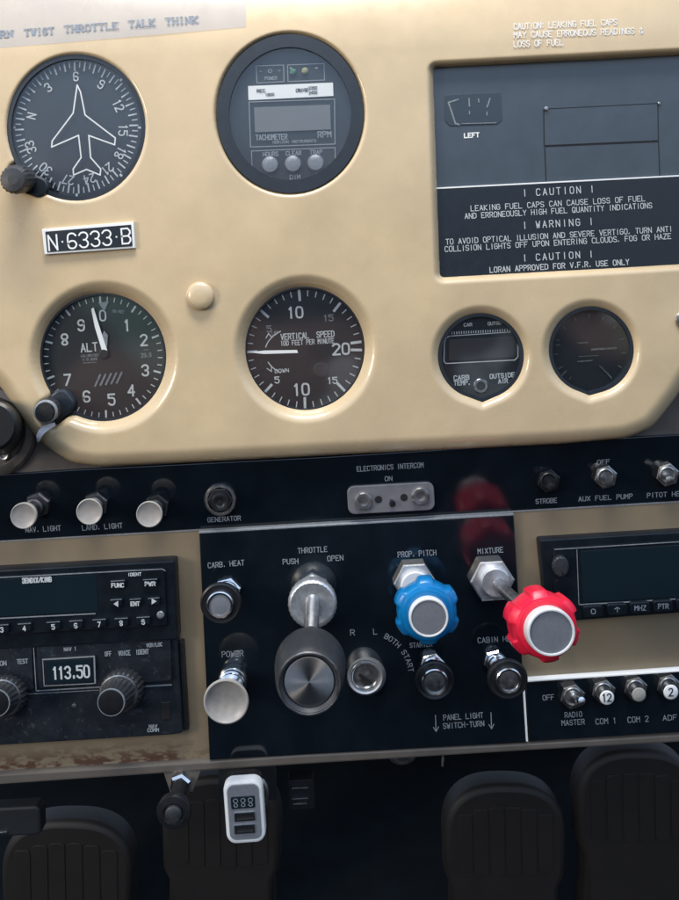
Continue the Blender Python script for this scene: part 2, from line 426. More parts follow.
# ================================================================== UPPER CREAM PANEL
HP = 22.0
def top_curve(px, py):
    t = np.maximum(0.0, 60 - (py + 0.03 * px)); return -0.0029 * t * t
def poly_sdf(X, Z, pts):
    """negative inside"""
    d = np.full(X.shape, 1e18); sgn = np.ones(X.shape)
    n = len(pts)
    for i in range(n):
        ax, az = pts[i]; bx, bz = pts[i - 1]
        ex, ez = bx - ax, bz - az; wx, wz = X - ax, Z - az
        t = np.clip((wx * ex + wz * ez) / (ex * ex + ez * ez + 1e-12), 0, 1)
        qx, qz = wx - ex * t, wz - ez * t
        d = np.minimum(d, qx * qx + qz * qz)
        c1 = Z >= az; c2 = Z < bz; c3 = ex * wz > ez * wx
        sgn = np.where((c1 & c2 & c3) | (~c1 & ~c2 & ~c3), -sgn, sgn)
    return sgn * np.sqrt(d)
def teardrop(cx, cy, rx, ry, tipx, tipy, half=26):
    pts = []
    for i in range(48):
        a = PI / 2 + math.radians(half) + (2 * PI - math.radians(2 * half)) * i / 47
        pts.append((cx + rx * math.cos(a), cy + ry * math.sin(a)))
    pts.append((tipx, tipy)); return pts
RECT = roundpoly([(433, 67), (720, 52), (720, 262), (440, 277.5)], 5)
OUT = roundpoly([(-130, -40), (830, -40), (830, 240), (760, 300), (690, 375), (676, 398), (652, 428), (628, 438), (560, 444), (450, 449.5), (330, 455),
                 (200, 462), (100, 466.5), (72, 463), (48, 448), (34, 436), (0, 386), (-60, 330), (-130, 280)], 9)
OPEN = [  # (kind, data, lip width, lip depth)
 (circ(76, 127.5, 67.5, 71.5), 5, 5), (circ(290, 113.5, 73, 79), 5, 6),
 (circ(103, 357, 62, 63), 15, 13), (circ(305, 348.5, 58.5, 60.5), 15, 13),
 (teardrop(481, 356, 41, 41, 482.5, 400), 11, 9), (teardrop(591.5, 350, 40.5, 41.5, 589.5, 393.6, 17), 11, 9),
 (RECT, 7, 8),
 (rrect(30, 178, 44, 26, 12, -20), 4, 5), (rrect(62, 405, 52, 26, 12, 38), 6, 6)]

def build_cover():
    st = 1.35
    xs = np.arange(-110, 806, st); ys = np.arange(-34, 482, st)
    X, Y = np.meshgrid(xs, ys)
    def bsdf(X, Y, p, pad=20):
        a = np.array(p); r = np.full(X.shape, 1e3)
        k = (X > a[:, 0].min() - pad) & (X < a[:, 0].max() + pad) & (Y > a[:, 1].min() - pad) & (Y < a[:, 1].max() + pad)
        r[k] = poly_sdf(X[k], Y[k], p); return r
    def sd(X, Y):
        r = -poly_sdf(X, Y, OUT)
        for p, w, dp in OPEN: r = np.minimum(r, bsdf(X, Y, p))
        return r
    SD = sd(X, Y)
    ny, nx = X.shape
    pos = SD > 0
    cell = pos[:-1, :-1] | pos[1:, :-1] | pos[:-1, 1:] | pos[1:, 1:]
    e = 0.3
    for _ in range(3):
        near = (SD < 0.0) & (SD > -3 * st)
        x, y, d = X[near], Y[near], SD[near]
        gx = (sd(x + e, y) - sd(x - e, y)) / (2 * e); gy = (sd(x, y + e) - sd(x, y - e)) / (2 * e)
        g = np.sqrt(gx * gx + gy * gy) + 1e-6
        X[near] = x - d * gx / g; Y[near] = y - d * gy / g
        SD[near] = sd(X[near], Y[near])
    H = HP + top_curve(X, Y)
    for p, w, dp in OPEN:
        d = bsdf(X, Y, p); t = np.clip(1 - d / w, 0, 1)
        H = H - dp * (t ** 2.0)
    d = -poly_sdf(X, Y, OUT); t = np.clip(1 - d / 15, 0, 1); H = H - 14 * (1 - np.sqrt(np.maximum(0.0, 1 - t ** 2)))
    # faint unevenness of the moulded sheet
    H = H + 0.35 * np.sin(X * 0.021 + 1.3) * np.sin(Y * 0.017 + .4) + 0.12 * np.sin(X * .06 + Y * .045)
    k = (D - H) / D; dx = (X - VU) * k; dz = (VV - Y) * k
    PX = dx * CA + dz * SA; PZ = -dx * SA + dz * CA
    use = np.zeros((ny, nx), bool)
    use[:-1, :-1] |= cell; use[1:, :-1] |= cell; use[:-1, 1:] |= cell; use[1:, 1:] |= cell
    idx = -np.ones((ny, nx), int); idx[use] = np.arange(use.sum())
    V = np.stack([PX[use] * S, -H[use] * S, PZ[use] * S], 1)
    i, j = np.nonzero(cell)
    F = np.stack([idx[i, j], idx[i + 1, j], idx[i + 1, j + 1], idx[i, j + 1]], 1)
    # skirt behind every border
    ed = {}
    for a, b in ((0, 1), (1, 2), (2, 3), (3, 0)):
        for p, q in zip(F[:, a].tolist(), F[:, b].tolist()):
            kk = (p, q) if p < q else (q, p)
            if kk in ed: ed[kk] = None
            else: ed[kk] = (p, q)
    bord = [v for v in ed.values() if v]
    V = V.tolist(); F = F.tolist(); back = {}
    for p, q in bord:
        for w in (p, q):
            if w not in back:
                x, y, z = V[w]; back[w] = len(V); V.append([x, y + 0.009, z])
        F.append([q, p, back[p], back[q]])
    me = bpy.data.meshes.new('instrument_panel_cover'); me.from_pydata(V, [], F)
    me.materials.append(M_cream); me.update()
    for p in me.polygons: p.use_smooth = True
    me.flip_normals() if me.polygons[0].normal.y > 0 else None
    o = bpy.data.objects.new('panel_cover', me); COL.objects.link(o); return o
cover_t = thing('instrument_panel', 'large glossy cream moulded panel cover holding the round flight gauges', 'instrument panel', (0, 0, 0))
cv = build_cover(); cv.parent = cover_t
def cov_h(px, py): return float(HP + top_curve(np.float64(px), np.float64(py)))
mb = MB()
for t, a, b in (('CAUTION: LEAKING FUEL CAPS', (514, 26.5), (617, 22)), ('MAY CAUSE ERRONEOUS READINGS &', (514, 35), (643, 30.5)),
                ('LOSS OF FUEL', (514, 44), (563, 42))):
    mb.text(t, a, b, 5.6, 0.8, 0.9, adv=5.3, depth=cov_h)
mb.build('fuel_cap_lettering', M_deca, cover_t, smooth=False, recalc=False)

# clear label film with serif print across the top left
mb = MB(); nxs, nys = 50, 12
def filmpt(u, v):
    x = -30 + u * (246 + 30); yb = 48 - 0.085 * x; yt = -22.0
    return x, yt + (yb - yt) * v
ids = []
for i in range(nxs + 1):
    row = []
    for j in range(nys + 1):
        x, y = filmpt(i / nxs, j / nys); h = cov_h(x, y) + 0.55
        row.append(mb.V(U(x, y, h)))
    ids.append(row)
for i in range(nxs):
    for j in range(nys): mb.F((ids[i][j], ids[i + 1][j], ids[i + 1][j + 1], ids[i][j + 1]))
film_t = thing('label_film', 'long translucent label strip with serif words across the top left of the cream panel', 'label', (0, 0, 0))
mb.build('film', M_film, film_t, recalc=False)
mb = MB()
for t, a, b in (('TURN', (-14, 35), (12, 33.5)), ('TWIST', (25, 32.5), (53, 30.5)), ('THROTTLE', (65, 29), (117, 25.5)),
                ('TALK', (129, 24), (154, 22.3)), ('THINK', (166, 21.3), (197, 19.5))):
    mb.text(t, a, b, 6.2, 1.25, 1.1, adv=6.2, serif=True, depth=cov_h)
mb.build('printed_words', M_print, film_t, smooth=False, recalc=False)

# blank plug
org = U(200, 297, HP)
t = thing('hole_plug', 'small round cream plug button right of the registration plate', 'plug', org)
mb = MB(org); mb.lathe([(14, 18), (14.2, 23), (14, 25), (13, 27), (10.5, 28.3), (6, 29), (1.5, 29.2)], (200, 296), 48)
mb.build('plug_cap', M_cream, t)

# registration plate
org = U(88, 237, HP)
t = thing('registration_plate', 'small black plate with white border reading N6333B', 'nameplate', org)
P4 = [(41.5, 229), (133, 221.5), (135, 248), (44, 254.5)]; Pi = [(45, 231.6), (130.8, 224.6), (132.3, 246.2), (47, 252.2)]
mb = MB(org); mb.prism(P4, 20, 26, 0.8); mb.build('border', M_deca, t)
mb = MB(org); mb.prism(Pi, 25, 26.6, 0.2); mb.build('plate', M_placard, t)
mb = MB(org); mb.text('N*6333*B', (48.5, 243), (130, 235.6), 15, 1.6, 26.8, adv=5.6)
mb.build('lettering', M_deca, t, smooth=False, recalc=False)

# ================================================================== GAUGES
def gauge(name, label, cx, cy, rx, ry, hd, hg, bez=4.0, outline=None, bezmat=None):
    org = U(cx, cy, hd)
    t = thing(name, label, 'gauge', org)
    n = 96; o_ = outline or circ(cx, cy, rx, ry, n)
    def sc(f): return [(cx + (p[0] - cx) * f, cy + (p[1] - cy) * f) for p in o_]
    mb = MB(org); mb.prism(sc(1.06), hd - 14, hd); mb.build('dial', M_dial, t)
    mb = MB(org); mb.band(sc(1 + 2.0 / rx), sc(1 - bez / rx), hd - 2, hg); mb.build('bezel', bezmat or M_bezel, t)
    mb = MB(org); mb.prism(sc(1 - bez / rx + .002), hg - 2.2, hg - 1.2); mb.build('glass', M_glass, t)
    return t, org
def radial(mb, cx, cy, rx, ry, bear, r0, r1, w, h):
    a = math.radians(bear - 90)
    mb.line([(cx + rx * r0 * math.cos(a), cy + ry * r0 * math.sin(a)), (cx + rx * r1 * math.cos(a), cy + ry * r1 * math.sin(a))], w, h)
def polar(cx, cy, rx, ry, bear, r=1.0):
    a = math.radians(bear - 90); return (cx + rx * r * math.cos(a), cy + ry * r * math.sin(a))

# --- heading indicator
t, org = gauge('heading_indicator', 'heading indicator with a white aeroplane outline and compass numbers, top left', 76, 127.5, 67.5, 71.5, 13, 20, 2.5, bezmat=M_bezel)
t['category'] = 'gauge'
mb = MB(org)
for k in range(72):
    b = k * 5 - 64 + 2
    radial(mb, 76.5, 127.5, 61, 65.5, b, 0.875 if k % 2 == 0 else 0.92, 1.0, 1.5 if k % 2 == 0 else 1.0, 14)
for k in range(8):
    radial(mb, 76.5, 127.5, 61, 65.5, k * 45, 1.02, 1.06, 2.2, 14)
for n in range(12):
    lab = {0: 'N', 3: '3', 6: '6', 9: '9', 12: '12', 15: '15', 18: '18', 21: '21', 24: '24', 27: '27', 30: '30', 33: '33'}[n * 3]
    obs = {6: -1, 9: 32, 12: 64, 15: 92, 18: 118, 21: 141, 24: 165, 27: 190, 30: 219, 33: 249, 0: 284, 3: 322}[n * 3]
    c = polar(76.5, 128.5, 53 if obs > 100 and obs < 260 else 50, 56, obs, 0.93)
    mb.ctext(lab, c, 8.4, 1.25, 14, asp=0.8, rot=-obs)
mb.build('compass_card', M_white, t, smooth=False, recalc=False)
mb = MB(org)
mb.line([(77, 85), (73, 113), (52, 141), (51.5, 147), (78.4, 135.3), (81, 157.5), (73, 169), (73.5, 175), (86.4, 169.4), (100, 175),
         (100.6, 169), (90.5, 157.5), (88.7, 135.5), (114.5, 144.8), (115.2, 138), (85, 115), (80.4, 92), (77, 85)], 1.35, 17)
mb.build('aeroplane_symbol', M_deca, t, smooth=False, recalc=False)
mb = MB(org); mb.prism(rrect(28, 183, 40, 21, 9, -22), 12, 23, 2); mb.build('knob_bracket', M_bezel, t)
mb = MB(org)
c0 = U(24, 179, 20); c1 = U(12, 179.5, 62)
cen = lambda h: tuple(c0[i] + (c1[i] - c0[i]) * (h - 20) / 42 for i in range(3))
mb.lathe([(12, 18), (12.5, 24), (13.5, 26), (14.5, 52), (13.6, 57), (11.5, 60), (5, 61)], cen, 60, fl=lambda a, k: 1 + (0.035 * math.cos(20 * a) if 1 < k < 5 else 0))
mb.build('setting_knob', M_rubber, t)

# --- tachometer
t, org = gauge('tachometer', 'digital tachometer with grey display, white label strip and three round buttons', 290, 113.5, 71.3, 77.3, 14, 21, 10)
mb = MB(org)
def rect_line(mb, pts, w, h): mb.line(pts + [pts[0]], w, h)
rect_line(mb, [(256, 66), (283.5, 65), (284, 81.5), (257, 83)], 0.8, 15)
rect_line(mb, [(287.5, 65), (324, 63.5), (324.5, 80), (288, 81.5)], 0.8, 15)
rect_line(mb, [(249, 102), (334.5, 99), (335, 144), (250.5, 147)], 0.9, 15)
mb.line([(264, 184), (252, 167), (251.5, 151), (335, 147.5), (335.5, 163), (325, 180)], 0.9, 15)
mb.text('TACHOMETER', (256, 137.6), (287, 136.6), 5, 0.95, 15); mb.text('RPM', (318, 134.6), (331, 134), 5.5, 1.1, 15)
mb.text('HORIZON INSTRUMENTS', (273, 142.3), (316, 140.8), 2.6, 0.5, 15)
for s_, a, b in (('HOURS', (263, 154.3), (278, 153.8)), ('CLEAR', (286, 153.4), (301, 152.9)), ('TRAP', (310, 152.3), (322, 151.9)),
                 ('L', (271, 178.3), (273.5, 178.2)), ('DIM', (290, 177.3), (300, 176.8)), ('R', (316, 175.5), (319, 175.4))):
    mb.text(s_, a, b, 4, 0.8, 15)
mb.text('- 0 -', (259, 71.5), (281, 70.5), 3, 0.7, 15); mb.text('POWER', (265, 78.4), (277, 78), 3, 0.6, 15)
mb.build('lettering', M_engr, t, smooth=False, recalc=False)
mb = MB(org); mb.prism([(248, 86), (333, 82.5), (333.5, 96), (248.4, 100.2)], 14, 15.5, .2); lb = mb.build('label_strip', M_deca, t)
mb = MB(org); mb.text('REC', (257, 91), (265, 90.6), 3, 0.7, 15.9); mb.text('1800', (265.5, 94.8), (274, 94.3), 2.6, 0.6, 15.9)
mb.text('CRUISE', (296, 90.4), (308, 89.8), 3, 0.7, 15.9); mb.text('2350', (308.5, 88.2), (317, 87.8), 2.8, .6, 15.9); mb.text('2450', (309, 92.8), (317, 92.4), 2.8, .6, 15.9)
mb.build('print', M_bezel, lb, smooth=False, recalc=False)
mb = MB(org); mb.prism([(254, 107.3), (330, 104.6), (331, 129.5), (255, 132.4)], 14, 15.4, .2); mb.build('display', M_lcd, t)
for i, (x, y) in enumerate(((270, 164.6), (293, 163.8), (315.7, 162.6))):
    mb = MB(org); mb.lathe([(8.4, 14), (8.2, 16.5), (7.2, 17.6), (3, 18)], (x, y), 32); mb.build('button', M_greyface, t)
for x, y, mm in ((293.2, 71.8, M_green), (305, 70.8, M_amber)):
    mb = MB(org); mb.lathe([(3.5, 14), (3.2, 16), (1.5, 17)], (x, y), 20); mb.build('indicator_lamp', mm, t)
mb = MB(org); mb.text('-', (289.5, 68), (292, 68), 3, .9, 15); mb.text('-', (314.5, 68), (318.5, 68), 3, .9, 15); mb.build('mark', M_white, t, smooth=False, recalc=False)

# --- altimeter
t, org = gauge('altimeter', 'altimeter with two white hands and large numerals, at left below the nameplate', 103, 357, 62.5, 63.5, 7, 11, 1.2)
mb = MB(org); cx, cy = 104, 357
obs = {0: -2, 1: 34, 2: 68, 3: 109, 4: 141, 5: 170, 6: 206, 7: 237, 8: 294, 9: 324}
obs = {0: -2, 1: 36, 2: 67, 3: 108, 4: 141, 5: 170, 6: 204, 7: 238, 8: 294, 9: 324}
for n, b in obs.items():
    if n == 0: mb.ctext('0', polar(cx, cy, 46, 46, b, 0.9), 10, 1.5, 7.6, asp=.85); continue
    mb.ctext(str(n), polar(cx, cy, 46, 46, b, 0.94 if n not in (9, 1) else 0.85), 10.5, 1.8, 7.6, asp=0.85)
for k in range(50):
    b = k * 7.2 - 3
    radial(mb, cx - 1, cy, 59, 60, b, 0.9 if k % 5 == 0 else 0.935, 1.0, 1.9 if k % 5 == 0 else 1.0, 7.6)
mb.text('ALT', (81, 348), (97, 346.6), 8, 1.3, 7.6)
mb.build('numerals', M_white, t, smooth=False, recalc=False)
mb = MB(org)
mb.text('CALIBRATED', (81, 356), (98, 355), 2.2, .5, 7.6); mb.text('0 TO 20000', (83, 359.7), (97, 358.8), 2.2, .5, 7.6)
mb.line([(83, 363), (96, 362.2)], .6, 7.6); mb.text('29.9', (141, 355.5), (151, 354.6), 4, .8, 7.6); mb.text('-', (142, 350), (150, 349.6), 3, .7, 7.6)
mb.text('100 FEET', (112, 311), (124, 312), 2.6, .6, 7.6)
for k in range(5):
    mb.line([(95 + k * 5.4, 386 - k * .8), (100 + k * 5.4, 375 - k * .6)], 1.9, 7.6)
mb.build('fine_print', M_dim, t, smooth=False, recalc=False)
mb = MB(org); c = polar
mb.prism([(98, 302.6), (108.5, 301.5), (104.3, 311.5)], 7.2, 8.0); mb.build('index_triangle', M_engr, t)
mb = MB(org); mb.prism([(107, 350.5), (102.5, 353), (94.6, 327), (91, 309), (93.4, 307.5), (98, 323)], 8.6, 9.2, .1)
mb.build('long_hand', M_deca, t)
mb = MB(org); mb.prism([(104, 331), (107.6, 335), (107, 346), (104.5, 352), (100.8, 348), (100.5, 337)], 8.0, 8.6, .1)
mb.build('short_hand', M_engr, t)
mb = MB(org); mb.lathe([(5, 6), (5, 9.1), (4, 9.3)], (103.5, 354), 24); mb.build('hub', M_dial, t)
mb = MB(org); mb.prism(rrect(57, 406, 34, 26, 10, 38), 4, 15, 2.5); mb.build('knob_bracket', M_bezel, t)
mb = MB(org); c0 = U(51, 408, 18); c1 = U(44.5, 412.5, 40)
cen2 = lambda h: tuple(c0[i] + (c1[i] - c0[i]) * (h - 18) / 22 for i in range(3))
mb.lathe([(9.5, 16), (11.5, 22), (11.5, 36), (10.4, 38)], cen2, 48, fl=lambda a, k: 1 + 0.03 * math.cos(16 * a) * (0 < k))
kn = mb.build('setting_knob', M_rubber, t)
mb = MB(org); mb.lathe([(9.8, 37), (9.4, 40.5), (3, 41.2)], cen2, 8); mb.build('knob_face', M_hole, kn, smooth=False)
mb = MB(org); mb.lathe([(11.6, 34), (12, 36.5), (10.8, 38.3), (10, 38.5)], cen2, 48, cap=False, capb=False); mb.build('knob_ring', M_edge, kn)

# --- vertical speed indicator
t, org = gauge('vertical_speed_indicator', 'vertical speed indicator with one white needle pointing left to zero', 305, 348.5, 59.5, 61.5, 7, 11, 1.2)
mb = MB(org); cx, cy = 304, 349
z0 = -93
for side in (1, -1):
    for k in range(21):
        b = z0 + side * k * 8.8
        maj = k % 5 == 0
        radial(mb, cx, cy, 57, 58.5, b, 0.84 if maj else 0.91, 1.0, 2.6 if maj else 1.0, 7.6)
mb.ctext('10', (295.5, 312.5), 10.5, 1.8, 7.6, asp=.9); mb.ctext('10', (301.5, 389.5), 11, 1.9, 7.6, asp=.9); mb.ctext('20', (341, 349), 10.5, 1.9, 7.6, asp=.95)
mb.ctext('5', (277, 380), 6, 1.1, 7.6); mb.ctext('15', (332.5, 380.5), 6, 1.1, 7.6)
mb.text('VERTICAL  SPEED', (281, 337), (334, 333.6), 5.6, .95, 7.6); mb.text('100 FEET PER MINUTE', (281, 343.4), (334, 340.6), 4.6, .75, 7.6)
mb.text('DOWN', (275, 371.2), (288.5, 370.2), 3.4, .7, 7.6)
mb.line([polar(304, 352, 39, 26, -93 + a, 1.0) for a in range(-50, -14, 6)], 1.0, 7.6); mb.line([polar(304, 352, 39, 26, -93 + a, 1.0) for a in range(14, 60, 6)], 1.0, 7.6)
mb.line([(266, 338), (268.5, 333.5), (271.5, 337)], 1, 7.6); mb.line([(267, 368.5), (271.4, 371.5), (271.2, 366.3)], .8, 7.6)
mb.build('numerals', M_white, t, smooth=False, recalc=False)
mb = MB(org); mb.ctext('5', (269, 329), 6, 1.1, 7.6); mb.ctext('15', (328.5, 318), 6, 1.1, 7.6); mb.text('UP', (272, 333.5), (278, 333), 3.6, .8, 7.6); mb.build('faded_numerals', M_dim, t, smooth=False, recalc=False)
mb = MB(org); mb.prism([(248, 352.3), (264, 350.6), (297, 350), (298, 353), (264, 354)], 8.6, 9.2, .1); mb.build('needle', M_deca, t)
mb = MB(org); mb.lathe([(8, 6), (8, 8), (6, 8.4)], (321, 370), 32); mb.build('reflection_disc', M_shelf, t)  # dark disc painted in for a phone's round reflection in the glass

# --- temperature gauge
t, org = gauge('temperature_gauge', 'small round temperature gauge with blank grey display and a jack near its foot', 481, 356, 41, 41, 11, 16, 1.5, outline=teardrop(481, 356, 41, 41, 482.5, 400))
mb = MB(org)
mb.line([(449, 336.5), (446, 338), (444.5, 343), (444, 361), (446, 363.5), (515, 360), (518, 357), (518, 342)], .9, 12)
mb.line([(448, 336.2), (514, 331.8)], .7, 12)
for k in range(26): mb.line([(452 + k * 2.4, 334 - k * .12), (452 + k * 2.4, 332 - k * .12)], .8, 12)
mb.text('CARB', (454, 378), (469, 377.2), 4.2, 1.0, 12); mb.text('TEMP.', (454, 383.2), (470, 382.4), 4.2, 1.0, 12)
mb.text('OUTSIDE', (490, 376.5), (514.5, 374.6), 4.2, 1.0, 12); mb.text('AIR', (498.5, 381.3), (507.5, 380.6), 4.2, 1.0, 12)
mb.text('CAR', (464, 325), (472, 324.5), 3, .7, 12); mb.text('OUTSD', (488, 323.8), (501, 322.8), 3, .7, 12)
mb.build('lettering', M_white, t, smooth=False, recalc=False)
mb = MB(org); mb.prism([(449, 340), (514, 336.5), (514.5, 357), (449, 361)], 11, 12.3, .2); mb.build('display', M_lcdk, t)
mb = MB(org); mb.lathe([(7.6, 11), (7.6, 14.5), (6.6, 15.8), (4.4, 15.8), (3.8, 13)], (481, 386), 32, cap=False); mb.build('jack', M_chrome, t)
mb = MB(org); mb.lathe([(4, 11), (4, 12.6)], (481, 386), 20); mb.build('jack_hole', M_hole, t)
# --- dark gauge
t, org = gauge('dark_gauge', 'small round unlit gauge with faint markings, right of the temperature gauge', 591.5, 350, 40.5, 41.5, 8, 16, 1.5, outline=teardrop(591.5, 350, 40.5, 41.5, 589.5, 393.6, 17))
mb = MB(org)
for a, b, w in (((592, 349.5), (616, 348), 2), ((578, 343), (588, 342.5), 1.1), ((578, 361.5), (592, 360.5), 1.3), ((560, 378), (566, 371), 1.4),
                ((600, 366), (611, 377), 1.5), ((556, 345), (560, 345), 1.1), ((579, 356.5), (598, 355.5), .8)):
    mb.line([a, b], w, 9)
for k in range(13): radial(mb, 590, 350, 36, 36, 215 + k * 24, .9, 1, 1, 9)
mb.build('markings', M_faint, t, smooth=False, recalc=False)

# ================================================================== FUEL PANEL and CAUTION PLACARD
org = U(560, 125, 10)
t = thing('fuel_gauge_panel', 'dark panel with a small LEFT fuel window in the rectangular cutout', 'gauge panel', org)
mb = MB(org); mb.prism([(428, 62), (740, 46), (740, 180), (434, 196)], 2, 11, .5); mb.build('backplate', M_slate, t)
mb = MB(org); mb.prism([(444, 95), (501, 92.5), (502, 120), (498, 124), (450, 126), (445, 121)], 10, 11.6, .3); w_ = mb.build('fuel_window', M_slatedk, t)
mb = MB(org); mb.line([(458, 99.5), (448.5, 102.5), (455.5, 123.5), (459, 124.5)], 1.7, 12); mb.line([(462, 123.6), (496, 122.8)], .8, 12)
mb.line([(469, 98.5), (469.5, 106)], 1.5, 12); mb.line([(478.5, 99), (479, 102)], 1.3, 12); mb.line([(490, 98.5), (488, 105), (487, 107)], 1.5, 12); mb.line([(487, 112), (487, 115)], 1.3, 12)
mb.line([(469.5, 111), (469.5, 114)], 1.1, 12)
mb.build('fuel_scale', M_dim, w_, smooth=False, recalc=False)
mb = MB(org); mb.text('LEFT', (464.5, 135.6), (479, 134.8), 4.2, 1.1, 11.4); mb.build('lettering', M_deca, t, smooth=False, recalc=False)
for q in ([(544, 109), (658, 103.3), (658.5, 140.5), (544.5, 145.5)], [(545, 146.8), (658.6, 141.8), (660, 178), (546.5, 183)]):
    mb = MB(org); mb.prism(q, 10, 11.6, .15); pl = mb.build('blank_plate', M_slate, t)
    mb = MB(org); mb.line(q + [q[0]], 0.75, 11.75); mb.build('dark_gap', M_hole, pl, smooth=False, recalc=False)
mb = MB(org); mb.lathe([(2.2, 11), (2, 13.5), (1, 13.8)], (546.5, 108.5), 16); mb.build('screw', M_steel, t)
mb = MB(org); mb.lathe([(1.6, 11), (1.4, 13), (1, 13.2)], (659.5, 103.2), 16); mb.build('screw', M_steel, t)

org = U(560, 228, 12)
t = thing('caution_placard', 'black engraved CAUTION and WARNING placard with a white top edge, below the fuel window', 'placard', org)
mb = MB(org); mb.prism([(430, 189.5), (740, 173.5), (740, 270), (436, 286)], 6, 14.2, .3); mb.build('plate', M_placard, t)
mb = MB(org); mb.prism([(430, 187.9), (740, 171.9), (740, 173.4), (430, 189.4)], 10, 14.6, .2); mb.build('white_edge', M_deca, t)
mb = MB(org)
def tl(s_, x0, x1, yc, hg, w=.8, adv=5.7):
    f = lambda x: yc - (x - 558) * 0.058
    mb.text(s_, (x0, f(x0)), (x1, f(x1)), hg, w * .88, 14.6, adv=adv)
tl('| CAUTION |', 523, 594, 191, 6.6, .95, 7.2)
tl('LEAKING FUEL CAPS CAN CAUSE LOSS OF FUEL', 471, 645, 203.4, 5.2)
tl('AND ERRONEOUSLY HIGH FUEL QUANTITY INDICATIONS', 465, 652, 210.8, 5.2)
tl('| WARNING |', 523, 593, 223.4, 6.6, .95, 7.2)
tl('TO AVOID OPTICAL ILLUSION AND SEVERE VERTIGO, TURN ANTI', 446, 672, 235.4, 5.2)
tl('COLLISION LIGHTS OFF UPON ENTERING CLOUDS, FOG OR HAZE', 445, 671, 242.6, 5.2)
tl('| CAUTION |', 523, 593, 256, 6.4, .95, 7.2)
tl('LORAN APPROVED FOR V.F.R. USE ONLY', 490, 629, 266, 5.2, .9)
mb.build('lettering', M_white, t, smooth=False, recalc=False)

# ================================================================== SUBFRAME, LOWER PANEL, BLACK PANELS
org = U(340, 430, -4)
mb = MB(org); mb.prism([(-60, 360), (760, 330), (760, 436.5), (640, 440), (400, 460), (-60, 482)], -14, 1, 1)
solo(mb.build('panel_subframe', M_taupe), 'taupe metal structure showing at the corners behind the cream cover', 'panel frame', org)

org = (0, 0, 0)
mb = MB(org)
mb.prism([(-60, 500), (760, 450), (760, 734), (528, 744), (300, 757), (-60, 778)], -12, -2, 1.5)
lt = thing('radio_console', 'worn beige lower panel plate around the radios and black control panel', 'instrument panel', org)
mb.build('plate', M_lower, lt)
mb = MB(org); mb.prism([(-60, 778), (205, 761.5), (300, 755), (528, 743.5), (760, 730), (760, 738), (528, 751), (300, 765), (205, 771), (-60, 789)], -10, 4, 2)
mb.build('bottom_lip', M_lip, lt)

org = U(340, 485, 0)
TK = 0.13; TZ = U(340, 485)[2]
t = thing('switch_strip', 'long glossy black strip with light knobs and switches running under the cream cover', 'switch panel', org)
strip = t
mb = MB(org); mb.prism([(-60, 478), (75, 469), (330, 456), (470, 447), (640, 436), (760, 430), (760, 498), (679, 502.5), (197, 531), (-60, 546)], -9, 3, .8)
mb.tilt(TK, TZ).build('plate', M_strip, t)
mb = MB(org); mb.prism([(-60, 546), (197, 531), (679, 502.5), (760, 498), (760, 499.2), (679, 503.8), (197, 532.2), (-60, 547.2)], -9, 3.4)
mb.tilt(TK, TZ).build('bright_edge', M_edge, t)
mb = MB(org)
mb.text('NAV. LIGHT', (24, 531), (59, 529), 5, .8, 3.4); mb.text('LAND. LIGHT', (81, 529), (121, 526.5), 5, .8, 3.4)
mb.text('GENERATOR', (207, 521), (240, 519), 4.6, .75, 3.4); mb.text('ELECTRONICS INTERCOM', (357, 468.6), (423, 464.4), 4.8, .75, 3.4)
mb.text('ON', (385, 478.6), (392, 478.2), 4.4, .8, 3.4)
mb.text('STROBE', (537, 502.4), (558, 501.2), 4.6, .8, 3.4); mb.text('AUX FUEL PUMP', (580, 500), (634, 497), 4.6, .8, 3.4)
mb.text('PITOT HEAT', (649, 496.4), (690, 494), 4.6, .8, 3.4); mb.text('OFF', (597, 462), (609, 461.3), 4.2, .7, 3.4)
mb.tilt(TK, TZ).build('lettering', M_engr, t, smooth=False, recalc=False)

org = U(362, 640, 2)
t = thing('engine_console', 'glossy black centre panel with engine control labels around throttle and mixture', 'control panel', org)
mb = MB(org); mb.prism([(199, 533.5), (514, 515.5), (527, 742.5), (209.5, 760)], -3, 4.5, .8); mb.build('plate', M_strip, t)
mb = MB(org); mb.prism([(198.4, 532.2), (514, 513.8), (514, 515.2), (198.5, 533.4)], -3, 5); mb.build('bright_edge', M_edge, t)
mb = MB(org)
H5 = 4.9
for s_, a, b, hg in (('CARB. HEAT', (208, 565.5), (244, 562.5), 5), ('THROTTLE', (298, 550.8), (327, 549), 5), ('PUSH', (283, 561.8), (298, 561), 5), ('OPEN', (327.5, 558.6), (343, 557.6), 5),
        ('POWER', (222, 654.5), (243, 653), 5.4), ('PROP. PITCH', (398, 554.6), (436, 552.4), 5.2), ('MIXTURE', (478, 551.4), (503, 549.6), 5),
        ('CABIN HEAT', (478, 640.4), (519, 638), 5), ('PANEL LIGHT', (443.6, 717.6), (483, 715), 5.2), ('SWITCH-TURN', (443.4, 726), (484, 723.4), 5.2),
        ('R', (350.5, 632.6), (354.5, 632.4), 5.4), ('L', (373.5, 631.6), (377, 631.4), 5.4), ('STARTER', (410, 645.4), (432, 644), 4.4)):
    mb.text(s_, a, b, hg, .72, H5)
for x in (435.5, 491): mb.line([(x, 714 - (x - 463) * .05), (x + .6, 729 - (x - 463) * .05)], .9, H5); mb.line([(x - 2, 726 - (x - 463) * .05), (x + .7, 730 - (x - 463) * .05), (x + 3, 725.6 - (x - 463) * .05)], .9, H5)
for i, ch in enumerate('BOTH START'):
    a = math.radians(-63 + i * 6.0); R_ = 45.5
    mb.ctext(ch, (366 + R_ * math.cos(a), 677 + R_ * 1.0 * math.sin(a)), 4.8, .8, H5, rot=-(math.degrees(a) + 90))
